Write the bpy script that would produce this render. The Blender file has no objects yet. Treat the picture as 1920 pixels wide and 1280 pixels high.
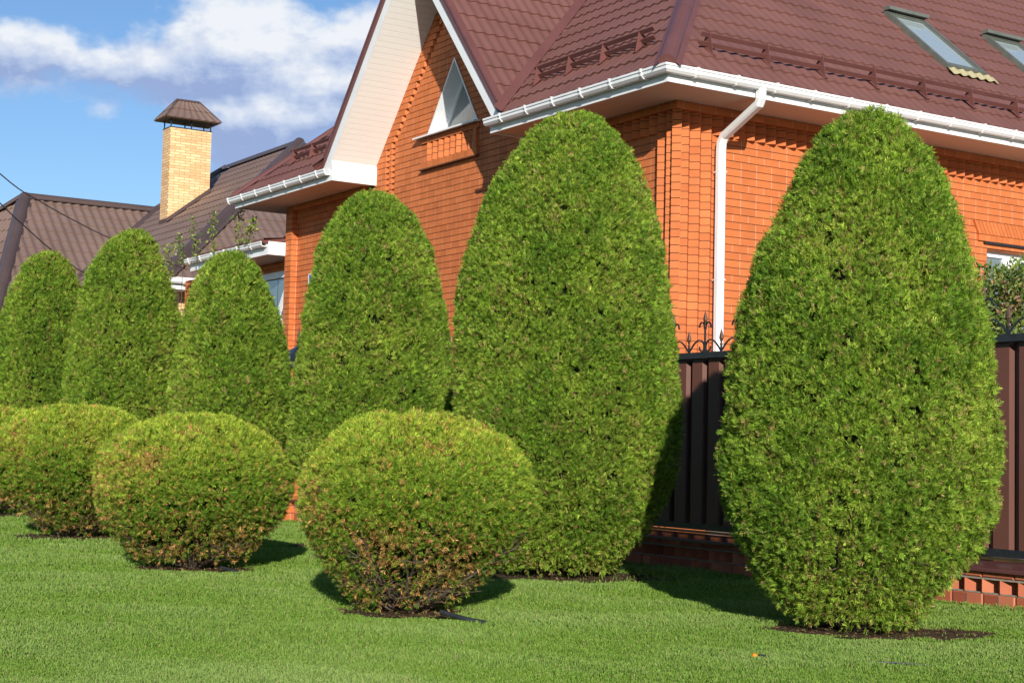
import bpy, bmesh, math, random
import numpy as np
from mathutils import Vector, Matrix

random.seed(7)
RNG = np.random.default_rng(7)
C = bpy.context.scene.collection
SC = bpy.context.scene

# ------------------------------------------------------------------ frame of the plot
TH = 0.5728527                                   # heading of the house
B_ = np.array([math.cos(TH), math.sin(TH), 0.0])     # along the right facade
A_ = np.array([-math.sin(TH), math.cos(TH), 0.0])    # along the gable facade
W0 = B_ * 11.9 + A_ * 14.8                       # house corner on the ground
def wor(x, y, z=0.0):
    return W0 + B_ * x + A_ * y + np.array([0, 0, z])

# ------------------------------------------------------------------ object helpers
def tag(o, label=None, cat=None, group=None, kind=None):
    if label: o['label'] = label
    if cat: o['category'] = cat
    if group: o['group'] = group
    if kind: o['kind'] = kind
    return o

def empty(name, loc, rot, label, cat, group=None):
    o = bpy.data.objects.new(name, None); C.objects.link(o)
    o.location = Vector([float(v) for v in loc]); o.rotation_euler = (0, 0, rot)
    o.empty_display_size = .2
    return tag(o, label, cat, group)

class MB:
    """collects polygons of one mesh"""
    def __init__(s):
        s.v = []; s.f = []; s.m = []; s.uv = []; s.sm = []
    def face(s, pts, m=0, uv=None, smooth=False):
        i = len(s.v); s.v.extend([tuple(float(c) for c in p) for p in pts])
        s.f.append(tuple(range(i, i + len(pts)))); s.m.append(m)
        s.uv.append(uv if uv else [(0, 0)] * len(pts)); s.sm.append(smooth)
    def box(s, x0, x1, y0, y1, z0, z1, m=0):
        p = [(x0,y0,z0),(x1,y0,z0),(x1,y1,z0),(x0,y1,z0),(x0,y0,z1),(x1,y0,z1),(x1,y1,z1),(x0,y1,z1)]
        for q in ((3,2,1,0),(4,5,6,7),(0,1,5,4),(1,2,6,5),(2,3,7,6),(3,0,4,7)):
            pts = [p[k] for k in q]
            n = (Vector(pts[1]) - Vector(pts[0])).cross(Vector(pts[2]) - Vector(pts[0]))
            if abs(n.x) >= max(abs(n.y), abs(n.z)): uv = [(a[1], a[2]) for a in pts]
            elif abs(n.y) >= abs(n.z): uv = [(a[0], a[2]) for a in pts]
            else: uv = [(a[0], a[1]) for a in pts]
            s.face(pts, m, uv)
    def prism(s, base, top, m=0, caps=True):
        n = len(base)
        if caps: s.face(list(reversed(base)), m); s.face(top, m)
        for i in range(n):
            j = (i + 1) % n
            s.face([base[i], base[j], top[j], top[i]], m)
    def extr(s, poly, O, dw, du, u0, u1, m=0, caps=True):
        """polygon of (w,z) swept along du; u0/u1 numbers or functions of w"""
        O, dw, du = map(np.array, (O, dw, du)); zz = np.array([0, 0, 1.])
        g = lambda u, w: u(w) if callable(u) else u
        b = [O + dw * w + zz * z + du * g(u0, w) for w, z in poly]
        t = [O + dw * w + zz * z + du * g(u1, w) for w, z in poly]
        s.prism(b, t, m, caps)
    def bar(s, p, q, w, h, m=0):
        """rectangular bar between two points, w across (horizontal), h up"""
        p, q = Vector(p), Vector(q); d = (q - p).normalized()
        side = d.cross(Vector((0, 0, 1)))
        if side.length < 1e-3: side = Vector((1, 0, 0))
        side.normalize(); up = side.cross(d).normalized()
        c = [side * (w/2) + up * (h/2), -side * (w/2) + up * (h/2), -side * (w/2) - up * (h/2), side * (w/2) - up * (h/2)]
        s.prism([p + k for k in c], [q + k for k in c], m)
    def tube(s, path, r, n=8, m=0, caps=True, smooth=True):
        path = [Vector([float(c) for c in p]) for p in path]
        rs = r if isinstance(r, (list, tuple)) else [r] * len(path)
        rings = []
        side = None
        for i, p in enumerate(path):
            d = (path[min(i+1, len(path)-1)] - path[max(i-1, 0)]).normalized()
            if side is None:
                side = d.orthogonal().normalized()
            side = (side - d * side.dot(d)).normalized()
            up = d.cross(side)
            rings.append([p + (side * math.cos(a) + up * math.sin(a)) * rs[i] for a in [2*math.pi*k/n for k in range(n)]])
        for i in range(len(rings) - 1):
            for k in range(n):
                j = (k + 1) % n
                s.face([rings[i][k], rings[i][j], rings[i+1][j], rings[i+1][k]], m, None, smooth)
        if caps:
            s.face(list(reversed(rings[0])), m); s.face(rings[-1], m)
    def lathe(s, prof, c, n=10, m=0, smooth=True):
        c = Vector(c)
        R = [[c + Vector((r*math.cos(2*math.pi*k/n), r*math.sin(2*math.pi*k/n), z)) for k in range(n)] for r, z in prof]
        for i in range(len(R)-1):
            for k in range(n):
                j = (k+1) % n
                s.face([R[i][k], R[i][j], R[i+1][j], R[i+1][k]], m, None, smooth)
    def build(s, name, mats, parent=None, weld=False, **tags):
        me = bpy.data.meshes.new(name)
        me.from_pydata(s.v, [], s.f)
        if not isinstance(mats, (list, tuple)): mats = [mats]
        for x in mats: me.materials.append(x)
        me.polygons.foreach_set('material_index', s.m)
        me.polygons.foreach_set('use_smooth', s.sm)
        ul = me.uv_layers.new(name='UVMap')
        flat = [c for f in s.uv for p in f for c in p]
        ul.data.foreach_set('uv', flat)
        if weld:
            bm = bmesh.new(); bm.from_mesh(me); bmesh.ops.remove_doubles(bm, verts=bm.verts, dist=1e-4); bm.to_mesh(me); bm.free()
        me.update()
        o = bpy.data.objects.new(name, me); C.objects.link(o)
        if parent: o.parent = parent
        tag(o, **tags)
        return o

def copy_tree(o, parent=None, loc=None):
    c = o.copy(); C.objects.link(c)
    if parent: c.parent = parent
    if loc is not None: c.location = Vector([float(v) for v in loc])
    for ch in list(o.children):
        copy_tree(ch, c)
    return c

# ------------------------------------------------------------------ material helpers
def newmat(name):
    m = bpy.data.materials.new(name); m.use_nodes = True
    nt = m.node_tree; b = nt.nodes['Principled BSDF']
    return m, nt, b
def N(nt, t, **kw):
    n = nt.nodes.new(t)
    for k, v in kw.items():
        if k.startswith('i_'):
            key = k[2:]; key = int(key) if key.isdigit() else key.replace('_', ' ')
            n.inputs[key].default_value = v
        else: setattr(n, k, v)
    return n
def L(nt, a, b): nt.links.new(a, b)
def ramp(nt, fac, stops):
    r = nt.nodes.new('ShaderNodeValToRGB')
    cr = r.color_ramp
    while len(cr.elements) < len(stops): cr.elements.new(0.5)
    for e, (p, c) in zip(cr.elements, stops):
        e.position = p; e.color = (*c, 1)
    L(nt, fac, r.inputs[0]); return r
def noise(nt, scale, detail=3, vec=None, rough=.55):
    n = N(nt, 'ShaderNodeTexNoise'); n.inputs['Scale'].default_value = scale
    n.inputs['Detail'].default_value = detail; n.inputs['Roughness'].default_value = rough
    if vec is not None: L(nt, vec, n.inputs['Vector'])
    return n
def mathn(nt, op, a, b=None, clamp=False):
    n = nt.nodes.new('ShaderNodeMath'); n.operation = op; n.use_clamp = clamp
    for i, x in enumerate((a, b)):
        if x is None: continue
        if isinstance(x, (int, float)): n.inputs[i].default_value = x
        else: L(nt, x, n.inputs[i])
    return n.outputs[0]
def bump(nt, b, h, strength=.3, dist=.01):
    n = nt.nodes.new('ShaderNodeBump'); n.inputs['Strength'].default_value = strength
    n.inputs['Distance'].default_value = dist
    L(nt, h, n.inputs['Height']); L(nt, n.outputs[0], b.inputs['Normal'])

def simple(name, c1, c2, scale=8, rough=.5, spec=.5, metal=0, bs=.0, detail=4):
    m, nt, b = newmat(name)
    tc = N(nt, 'ShaderNodeTexCoord')
    n = noise(nt, scale, detail, tc.outputs['Object'])
    r = ramp(nt, n.outputs[0], [(.3, c1), (.7, c2)])
    L(nt, r.outputs[0], b.inputs['Base Color'])
    b.inputs['Roughness'].default_value = rough; b.inputs['Metallic'].default_value = metal
    b.inputs['Specular IOR Level'].default_value = spec
    if bs: bump(nt, b, n.outputs[0], bs)
    return m

def brick_mat(name, cols, bl, ch, joint, every=4, jw=.04, bed=0.0, bstr=.25):
    """bricks from UV in metres; vertical joints pale, bed joints are modelled grooves unless bed>0"""
    m, nt, b = newmat(name)
    uv = N(nt, 'ShaderNodeTexCoord'); sp = N(nt, 'ShaderNodeSeparateXYZ'); L(nt, uv.outputs['UV'], sp.inputs[0])
    rv = mathn(nt, 'DIVIDE', sp.outputs[1], ch)
    row = mathn(nt, 'FLOOR', rv)
    md = mathn(nt, 'MODULO', mathn(nt, 'ADD', row, 400), every)
    off = mathn(nt, 'MULTIPLY', mathn(nt, 'LESS_THAN', md, .5), .5)
    bu = mathn(nt, 'ADD', mathn(nt, 'DIVIDE', sp.outputs[0], bl), off)
    bu = mathn(nt, 'ADD', bu, 200)
    bi = mathn(nt, 'FLOOR', bu); fr = mathn(nt, 'FRACT', bu)
    jm = mathn(nt, 'LESS_THAN', fr, jw)
    if bed:
        jb = mathn(nt, 'LESS_THAN', mathn(nt, 'FRACT', rv), bed)
        jm = mathn(nt, 'MAXIMUM', jm, jb)
    cb = N(nt, 'ShaderNodeCombineXYZ'); L(nt, bi, cb.inputs[0]); L(nt, row, cb.inputs[1])
    wn = N(nt, 'ShaderNodeTexWhiteNoise', noise_dimensions='3D'); L(nt, cb.outputs[0], wn.inputs['Vector'])
    r = ramp(nt, wn.outputs['Value'], cols)
    ob = N(nt, 'ShaderNodeTexCoord')
    n1 = noise(nt, 3.1, 4, ob.outputs['Object']); n2 = noise(nt, 60, 3, ob.outputs['Object'])
    mx = N(nt, 'ShaderNodeMix', data_type='RGBA', blend_type='MULTIPLY'); mx.inputs[0].default_value = .45
    rr = ramp(nt, n1.outputs[0], [(.3, (.72,.7,.7)), (.65, (1.15,1.12,1.1))])
    L(nt, r.outputs[0], mx.inputs[6]); L(nt, rr.outputs[0], mx.inputs[7])
    m2 = N(nt, 'ShaderNodeMix', data_type='RGBA'); L(nt, jm, m2.inputs[0]); L(nt, mx.outputs[2], m2.inputs[6]); m2.inputs[7].default_value = (*joint, 1)
    L(nt, m2.outputs[2], b.inputs['Base Color'])
    b.inputs['Roughness'].default_value = .75; b.inputs['Specular IOR Level'].default_value = .3
    hh = mathn(nt, 'SUBTRACT', mathn(nt, 'MULTIPLY', n2.outputs[0], .35), jm)
    bump(nt, b, hh, bstr, .006)
    return m

def leaf_mat(name, trans=.28, rough=.5, spec=.35):
    m, nt, b = newmat(name)
    at = N(nt, 'ShaderNodeAttribute', attribute_name='tint')
    L(nt, at.outputs['Color'], b.inputs['Base Color'])
    b.inputs['Roughness'].default_value = rough; b.inputs['Specular IOR Level'].default_value = spec
    tr = N(nt, 'ShaderNodeBsdfTranslucent')
    hs = N(nt, 'ShaderNodeHueSaturation'); hs.inputs['Saturation'].default_value = 1.15; hs.inputs['Value'].default_value = 1.3
    L(nt, at.outputs['Color'], hs.inputs['Color']); L(nt, hs.outputs[0], tr.inputs['Color'])
    mx = N(nt, 'ShaderNodeMixShader'); mx.inputs[0].default_value = trans
    out = nt.nodes['Material Output']
    L(nt, b.outputs[0], mx.inputs[1]); L(nt, tr.outputs[0], mx.inputs[2]); L(nt, mx.outputs[0], out.inputs['Surface'])
    return m

CH = .0965; BL = .258
ORANGE = [(0, (.50,.140,.042)), (.5, (.54,.155,.047)), (1, (.58,.172,.054))]
M = {}
M['brick'] = brick_mat('orange_facing_brick', ORANGE, BL, CH, (.55,.31,.22), bstr=.2, jw=.034)
M['mortar'] = simple('shaded_bed_mortar', (.13,.055,.032), (.21,.09,.05), 20, .9, .1)  # pale mortar darkened, shade of the bed grooves put into its colour
M['plinth'] = brick_mat('plinth_brick', [(0, (.30,.075,.04)), (.6, (.42,.12,.06)), (1, (.50,.17,.09))], .26, .098, (.16,.10,.08), every=2, jw=.045, bstr=.5)
M['plinth_mortar'] = simple('plinth_mortar', (.22,.20,.16), (.33,.30,.25), 30, .9, .1)
M['yellow'] = brick_mat('yellow_brick', [(0, (.64,.39,.19)), (.5, (.74,.49,.26)), (1, (.82,.58,.33))], .245, .0615, (.38,.20,.09), every=2, jw=.05, bed=.16, bstr=.3)
M['roof'] = simple('maroon_metal_tile', (.148,.063,.052), (.188,.082,.067), 1.2, .55, .5, bs=.0)
M['roof_trim'] = simple('maroon_trim', (.130,.050,.044), (.160,.062,.054), 2, .42, .5)
M['nroof'] = simple('brown_metal_tile', (.165,.108,.088), (.205,.136,.112), .9, .5, .5)
M['nroof_trim'] = simple('brown_trim', (.075,.050,.045), (.098,.066,.060), 1.5, .35, .5)
M['white'] = simple('white_plastic', (.74,.75,.76), (.82,.82,.82), 3, .35, .5)
M['frame'] = simple('white_window_frame', (.72,.75,.78), (.80,.82,.84), 3, .3, .5)
M['black'] = simple('black_paint', (.012,.014,.018), (.022,.025,.03), 20, .35, .5)
M['bronze'] = simple('bronze_paint', (.09,.05,.035), (.20,.115,.08), 60, .38, .5, metal=.6)
M['panel'] = simple('brown_fence_panel', (.108,.042,.030), (.130,.051,.037), 2, .45, .5)
M['cap'] = simple('maroon_cap', (.080,.030,.030), (.11,.042,.04), 3, .30, .5)
M['reflection'] = simple('painted_reflection', (.50,.36,.16), (.62,.47,.24), 6, .7, .3)  # tan colour stands for light reflected below the fence rail
M['grey'] = simple('grey_green_frame', (.095,.105,.09), (.14,.15,.13), 5, .4, .5)
M['dark'] = simple('dark_interior', (.03,.03,.032), (.05,.05,.05), 3, .9, .1)
M['tan'] = simple('skylight_apron', (.34,.30,.17), (.42,.37,.22), 30, .7, .3)
M['hose'] = simple('black_hose', (.015,.017,.022), (.03,.033,.04), 20, .4, .5)
M['blue'] = simple('blue_enamel', (.02,.09,.36), (.03,.12,.42), 10, .35, .5)
M['orange'] = simple('orange_plastic', (.75,.22,.01), (.8,.28,.02), 10, .4, .5)
M['bark'] = simple('grey_brown_bark', (.055,.038,.028), (.15,.11,.085), 40, .9, .2, bs=.4)
M['core'] = simple('inner_foliage_shade', (.006,.008,.004), (.016,.018,.008), 14, .9, .1, bs=.5)  # near-black, shade inside the crowns put into the colour
M['paving'] = simple('yard_paving', (.30,.27,.22), (.38,.35,.3), 4, .85, .2)
M['leaf'] = leaf_mat('conifer_foliage', .18, .55, .18)
M['grass'] = leaf_mat('grass_blades', .3, .55, .18)
M['broad'] = leaf_mat('broad_leaves', .25, .4, .45)

def soffit_mat():
    m, nt, b = newmat('ivory_siding')
    uv = N(nt, 'ShaderNodeTexCoord'); sp = N(nt, 'ShaderNodeSeparateXYZ'); L(nt, uv.outputs['UV'], sp.inputs[0])
    fr = mathn(nt, 'FRACT', mathn(nt, 'DIVIDE', sp.outputs[1], .1))
    jm = mathn(nt, 'LESS_THAN', fr, .12)
    mx = N(nt, 'ShaderNodeMix', data_type='RGBA'); L(nt, jm, mx.inputs[0]); mx.inputs[6].default_value = (.84,.83,.80,1); mx.inputs[7].default_value = (.74,.73,.69,1)
    L(nt, mx.outputs[2], b.inputs['Base Color']); b.inputs['Roughness'].default_value = .5
    bump(nt, b, mathn(nt, 'MULTIPLY', jm, -1), .5, .006)
    return m
M['siding'] = soffit_mat()
def eave_mat():
    m, nt, b = newmat('beige_eave_boards')
    uv = N(nt, 'ShaderNodeTexCoord'); sp = N(nt, 'ShaderNodeSeparateXYZ'); L(nt, uv.outputs['UV'], sp.inputs[0])
    fr = mathn(nt, 'FRACT', mathn(nt, 'DIVIDE', sp.outputs[0], .1))
    jm = mathn(nt, 'LESS_THAN', fr, .1)
    mx = N(nt, 'ShaderNodeMix', data_type='RGBA'); L(nt, jm, mx.inputs[0]); mx.inputs[6].default_value = (.56,.45,.37,1); mx.inputs[7].default_value = (.46,.37,.30,1)
    L(nt, mx.outputs[2], b.inputs['Base Color']); b.inputs['Roughness'].default_value = .55
    return m
M['eave'] = eave_mat()
def glass_mat(name, tint, rough=.03):
    m, nt, b = newmat(name)
    b.inputs['Base Color'].default_value = (*tint, 1)
    b.inputs['Roughness'].default_value = rough; b.inputs['Specular IOR Level'].default_value = .9
    b.inputs['Coat Weight'].default_value = 1.0; b.inputs['Coat Roughness'].default_value = .01; b.inputs['Coat IOR'].default_value = 1.8
    return m
M['glass'] = glass_mat('window_glass', (.10,.13,.14))
M['sky_glass'] = glass_mat('skylight_glass', (.42,.50,.52))
M['pale_glass'] = glass_mat('curtained_glass', (.16,.19,.18))

def lawn_mat():
    m, nt, b = newmat('lawn_ground')
    tc = N(nt, 'ShaderNodeTexCoord')
    n1 = noise(nt, .8, 5, tc.outputs['Object']); n2 = noise(nt, 45, 4, tc.outputs['Object'])
    r = ramp(nt, n2.outputs[0], [(.3, (.030,.060,.010)), (.55, (.060,.110,.020)), (.75, (.11,.165,.035))])
    r1 = ramp(nt, n1.outputs[0], [(.3, (.8,.85,.8)), (.7, (1.15,1.1,1.0))])
    mx = N(nt, 'ShaderNodeMix', data_type='RGBA', blend_type='MULTIPLY'); mx.inputs[0].default_value = 1
    L(nt, r.outputs[0], mx.inputs[6]); L(nt, r1.outputs[0], mx.inputs[7]); L(nt, mx.outputs[2], b.inputs['Base Color'])
    b.inputs['Roughness'].default_value = .9; b.inputs['Specular IOR Level'].default_value = .1
    bump(nt, b, n2.outputs[0], .8, .03)
    return m
M['lawn'] = lawn_mat()
M['soil'] = simple('dark_soil', (.045,.030,.019), (.115,.076,.047), 25, .95, .1, bs=.8)
def lawn_edge(): pass

# ------------------------------------------------------------------ brick masonry with real bed joints
def courses(mb, O, du, dw, z0, z1, spans, ch=CH, gap=.010, dep=.012, uoff=0.0, m=0, mg=1):
    """wall skin: du along, dw outwards; spans(zmid)->list of (u0,u1)"""
    O, du, dw = np.array(O, float), np.array(du, float), np.array(dw, float); zz = np.array([0, 0, 1.])
    k0 = int(round(z0 / ch)); k1 = int(math.ceil(z1 / ch - 1e-6))
    for k in range(k0, k1):
        a, b = k*ch + gap, min((k+1)*ch, z1)
        if b <= a: continue
        for U0, U1 in spans((a+b)/2):
            lo = lambda q, t: q if not isinstance(q, tuple) else q[0]*(1-t) + q[1]*t
            u0, u1 = lo(U0, 0), lo(U1, 0); v0, v1 = lo(U0, (b-k*ch)/ch), lo(U1, (b-k*ch)/ch)
            P = lambda u, z, w=0: O + du*u + zz*z + dw*w
            V = lambda u, z: (u + uoff, z)
            mb.face([P(u0,a), P(u1,a), P(v1,b), P(v0,b)], m, [V(u0,a),V(u1,a),V(v1,b),V(v0,b)])
            mb.face([P(u0,k*ch,-dep), P(u1,k*ch,-dep), P(u1,a,-dep), P(u0,a,-dep)], mg)
            mb.face([P(u0,a,-dep), P(u1,a,-dep), P(u1,a), P(u0,a)], m, [(u0+uoff,a)]*4)
            mb.face([P(v0,b), P(v1,b), P(v1,b,-dep), P(v0,b,-dep)], m, [(u0+uoff,b-.001)]*4)

TP = .178; TD = .086
def tooth(mb, O, du, dw, u, z0, z1, ch=CH, pitch=TP, dep=TD, gap=.010, m=0, mg=1, close=True, w0=0.0):
    """column of bricks laid at 45 degrees, corner out"""
    O, du, dw = np.array(O, float), np.array(du, float), np.array(dw, float); zz = np.array([0, 0, 1.])
    k0 = int(round(z0/ch)); k1 = int(math.ceil(z1/ch - 1e-6))
    P = lambda a, w, z: O + du*a + dw*(w + w0) + zz*z
    for k in range(k0, k1):
        a = k*ch + gap if k > k0 else k*ch; b = min((k+1)*ch, z1)
        if b <= a: continue
        ub = (random.randint(0, 900) * BL) + .03
        tri = [(u, 0), (u + pitch/2, dep), (u + pitch, 0)]
        for i in range(2):
            (p0, w_0), (p1, w_1) = tri[i], tri[i+1]
            mb.face([P(p0,w_0,a), P(p1,w_1,a), P(p1,w_1,b), P(p0,w_0,b)], m, [(ub,k*ch+.03),(ub+.1,k*ch+.03),(ub+.1,k*ch+.06),(ub,k*ch+.06)])
        mb.face([P(p, w, a) for p, w in tri], m, [(ub+.02,k*ch+.05)]*3)
        mb.face([P(p, w, b) for p, w in tri], m, [(ub+.02,k*ch+.05)]*3)
        if k > k0:   # recessed bed joint
            s = .010
            t2 = [(u + s, 0), (u + pitch/2, dep - s), (u + pitch - s, 0)]
            for i in range(2):
                (p0, w_0), (p1, w_1) = t2[i], t2[i+1]
                mb.face([P(p0,w_0,k*ch), P(p1,w_1,k*ch), P(p1,w_1,a), P(p0,w_0,a)], mg)

X, Y, Z = (1,0,0), (0,1,0), (0,0,1)
nX, nY = (-1,0,0), (0,-1,0)

# =================================================================== MAIN HOUSE
house = empty('brick_house', W0, TH, 'orange brick house with maroon tiled roof and tall white edged gable', 'house')
ZS = 5.26                        # soffit
YC, ZB, HB, GS = 5.52, 5.50, 2.48, 1.172   # gable: centre, base height, half width, slope
zU = lambda y: ZB + GS * (HB - abs(y - YC))
BR = [M['brick'], M['mortar']]
TRI = (4.73, 6.23, 5.82, 6.90)   # triangular window y0,y1,z0,z1
def gable_spans(z):
    if z < ZS: return [(0, 11.16)]
    h = HB - (z - .05 - ZB) / GS if z > ZB else HB
    if h <= .02: return []
    a, b = YC - h, YC + h
    if TRI[2] < z < TRI[3]:
        yc = (TRI[0] + TRI[1]) / 2 - .02; k = int(z/CH); l = []; r = []
        for zz in (k*CH, (k+1)*CH):
            t = min(max((zz - TRI[2]) / (TRI[3] - TRI[2]), 0), 1)
            l.append(TRI[0] + (yc - TRI[0]) * t - .004); r.append(TRI[1] + (yc - TRI[1]) * t + .004)
        return [(a, tuple(l)), (tuple(r), b)]
    return [(a, b)]
NW = .118     # width of one notch
def notches(z):
    k = int(z/CH)
    if k < 60: return [7.30, 7.49] if k > 2 else []
    yl = 7.49 - (k*CH - 5.79)*.875
    if YC - (7.49 - yl) + 0 < 0: return []
    out = []
    for yy in (yl - .19, yl):
        for q in (yy, 2*YC - yy - NW):
            if abs(q + NW/2 - YC) > .2 and zU(q) > z + .16 and zU(q+NW) > z + .16: out.append(q)
    return sorted(out)
def notched_spans(z):
    res = []
    for a, b in gable_spans(z):
        cur = a
        for q in notches(z):
            if isinstance(cur, tuple) or isinstance(b, tuple): 
                lo_ = max(cur) if isinstance(cur, tuple) else cur; hi_ = min(b) if isinstance(b, tuple) else b
                if q > lo_ + .01 and q + NW < hi_ - .01: res.append((cur, q)); cur = q + NW
                continue
            if q > cur + .01 and q + NW < b - .01:
                res.append((cur, q)); cur = q + NW
        res.append((cur, b))
    return res
mb = MB(); courses(mb, (0,0,0), Y, nX, 0, 8.5, notched_spans)
for k in range(3, 88):
    z = (k + .5)*CH; a, b = k*CH, (k+1)*CH
    gs_ = gable_spans(z)
    for q in notches(z):
        if not any(q > (max(u0) if isinstance(u0, tuple) else u0) + .01 and q + NW < (min(u1) if isinstance(u1, tuple) else u1) - .01 for u0, u1 in gs_): continue
        ub = (k*7 % 50)*BL + .03; d = .08 if k >= 60 else .035
        t = [(0, q), (d, q + NW/2), (0, q + NW)]
        for i in range(2):
            (xa, ya), (xb, yb) = t[i], t[i+1]
            mb.face([(xa,ya,a),(xb,yb,a),(xb,yb,b),(xa,ya,b)], 0, [(ub,a+.04),(ub+.1,a+.04),(ub+.1,a+.05),(ub,a+.05)])
        mb.face([(x,y,a+.006) for x,y in t], 0, [(ub,a+.04)]*3); mb.face([(x,y,b) for x,y in t], 0, [(ub,a+.04)]*3)
mb.build('gable_wall', BR, house)
mb = MB()
def b_spans(z):
    if 2.35 < z < 3.94: return [(0, 5.66), (7.5, 12)]
    return [(0, 12)]
courses(mb, (0,0,0), X, nY, 0, ZS, b_spans)
mb.build('side_wall', BR, house)
mb = MB(); mb.box(0, 12, 11.16, 11.2, 0, ZS); mb.box(11.96, 12, 0, 11.16, 0, ZS)
mb.build('rear_wall', M['brick'], house)

# corner columns of diagonal bricks, frieze under the eaves
mb = MB()
for k in range(3): tooth(mb, (0,0,0), X, nY, .02 + k*TP, 0, ZS - .10)
for k in range(2): tooth(mb, (0,0,0), Y, nX, .02 + k*TP, 0, ZS - .10)
mb.prism([(-.086,-.086,0), (0.02,-.086,0), (.02,.02,0), (-.086,.02,0)][::1], [(-.086,-.086,.02), (0.02,-.086,.02), (.02,.02,.02), (-.086,.02,.02)])
mb.build('corner_pilaster_base', M['brick'], house) if False else None
# the corner itself: one brick set square to the diagonal
def corner_col(mb, z0, z1):
    k0 = int(z0/CH); k1 = int(math.ceil(z1/CH))
    for k in range(k0, k1):
        a, b = k*CH + .01, min((k+1)*CH, z1)
        ub = random.randint(0, 900)*BL + .03
        pts = [(-.002,.020), (-.103,-.02), (-.02,-.103), (.020,-.002)]
        for i in range(3):
            p, q = pts[i], pts[i+1]
            mb.face([(*p,a), (*q,a), (*q,b), (*p,b)], 0, [(ub,k*CH+.03),(ub+.1,k*CH+.03),(ub+.1,k*CH+.06),(ub,k*CH+.06)])
        mb.face([(*p,a) for p in pts], 0, [(ub,k*CH+.03)]*4); mb.face([(*p,b) for p in pts], 0, [(ub,k*CH+.03)]*4)
        pg = [(-.002,.012), (-.088,-.015), (-.015,-.088), (.012,-.002)]
        for i in range(3):
            p, q = pg[i], pg[i+1]
            mb.face([(*p,k*CH), (*q,k*CH), (*q,a), (*p,a)], 1)
corner_col(mb, 0, ZS - .10)
mb.build('corner_pilaster', BR, house)
mb = MB()
zf0 = CH * 51
x = .02 + 3*TP
while x < 11.8: tooth(mb, (0,0,0), X, nY, x, zf0, ZS - .10); x += TP
mb.box(-.10, 11.95, -.105, -.002, ZS - .098, ZS - .004)
mb.build('right_frieze', BR, house)
mb = MB()
y = .02 + 2*TP
while y < 2.75: tooth(mb, (0,0,0), Y, nX, y, zf0, ZS - .10); y += TP
mb.box(-.105, -.002, -.001, 3.0, ZS - .098, ZS - .004)
mb.build('front_frieze', BR, house)
mb = MB()
y = 8.3
while y < 10.8: tooth(mb, (0,0,0), Y, nX, y, zf0, ZS - .10, dep=.05); y += TP
mb.box(-.105, -.002, 8.2, 11.2, ZS - .098, ZS - .004)
mb.build('left_frieze', BR, house)

# left end pier and slim gable pilaster
def pier(mb, y0, y1, d, z1):
    courses(mb, (-d, 0, 0), Y, nX, 0, z1, lambda z: [(y0, y1)])
    courses(mb, (0, y0, 0), X, nY, 0, z1, lambda z: [(-d, 0)], uoff=.02)
    mb.box(-d, 0, y1 - .004, y1, 0, z1); mb.box(-d, 0, y0, y1, z1 - .012, z1)
mb = MB(); pier(mb, 10.92, 11.18, .13, ZS - .1); mb.build('left_pier', BR, house)
# panel of diagonal bricks under the triangular window
mb = MB()
z0p = CH*55
courses(mb, (-.03, 0, 0), Y, nX, z0p, z0p + CH, lambda z: [(4.66, 6.38)], gap=.002)
mb.box(-.03, 0, 4.66, 6.38, z0p - .001, z0p); 
for (ya, yb) in ((4.70, 4.80),):
    mb.box(-.048, -.001, ya, yb, z0p + .001, 5.70)
mb.box(-.03, -.001, 4.66, 6.38, 5.702, 5.78)
y = 4.82
for _ in range(8): tooth(mb, (0,0,0), Y, nX, y, z0p + CH, 5.69, w0=-.035); y += TP
yq = 4.66
while yq < 6.30:
    mb.box(-.058, -.001, yq + .003, yq + .117, z0p - .012, z0p + CH - .012)
    for i in range(len(mb.uv)-6, len(mb.uv)): mb.uv[i] = [(.05 + BL*int(yq*50), .03 + CH*3)]*len(mb.f[i])
    yq += .12
mb.box(-.072, -.001, 4.65, 6.38, z0p - .035, z0p - .016, 1)
mb.build('window_apron_panel', BR, house)
# flat brown strip under the panel projects past the headers, in bed mortar colour

# triangular window
win = MB()
y0, y1, z0, z1 = TRI; yc = (y0 + y1)/2 - .02
def tri(yo, zo, k, x):
    cy, cz = (y0+y1)/2, (z0*2+z1)/3
    return [(x, cy + (p - cy)*k, cz + (q - cz)*k) for p, q in ((y0,z0),(y1,z0),(yc,z1))]
T0 = tri(0,0,1.0,-.012); T1 = tri(0,0,1.0,.30); T2 = tri(0,0,.96,-.012)
for i in range(3):
    j = (i+1) % 3
    win.face([T0[i], T0[j], T1[j], T1[i]])
    win.face([tri(0,0,1.035,-.012)[i], tri(0,0,1.035,-.012)[j], T2[j], T2[i]])
    win.face([T2[i], T2[j], tri(0,0,.96,.29)[j], tri(0,0,.96,.29)[i]])
w = win.build('triangular_window', M['frame'], house, label='triangular white window high in the gable')
fr = MB()
F0 = tri(0,0,.99,.24); F1 = tri(0,0,.86,.24); F2 = tri(0,0,.86,.28)
for i in range(3):
    j = (i+1) % 3
    fr.face([F0[i], F0[j], F1[j], F1[i]]); fr.face([F1[i], F1[j], F2[j], F2[i]])
fr.build('sash', M['frame'], w)
gl = MB(); gl.face(tri(0,0,.9,.27)); gl.build('pane', M['pale_glass'], w)
sl = MB(); sl.extr([(0,0),(.12,-.02),(.12,-.045),(0,-.03)], (0,0,5.825), nX, Y, 4.66, 6.52)
sl.build('sill', M['white'], w)

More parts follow.
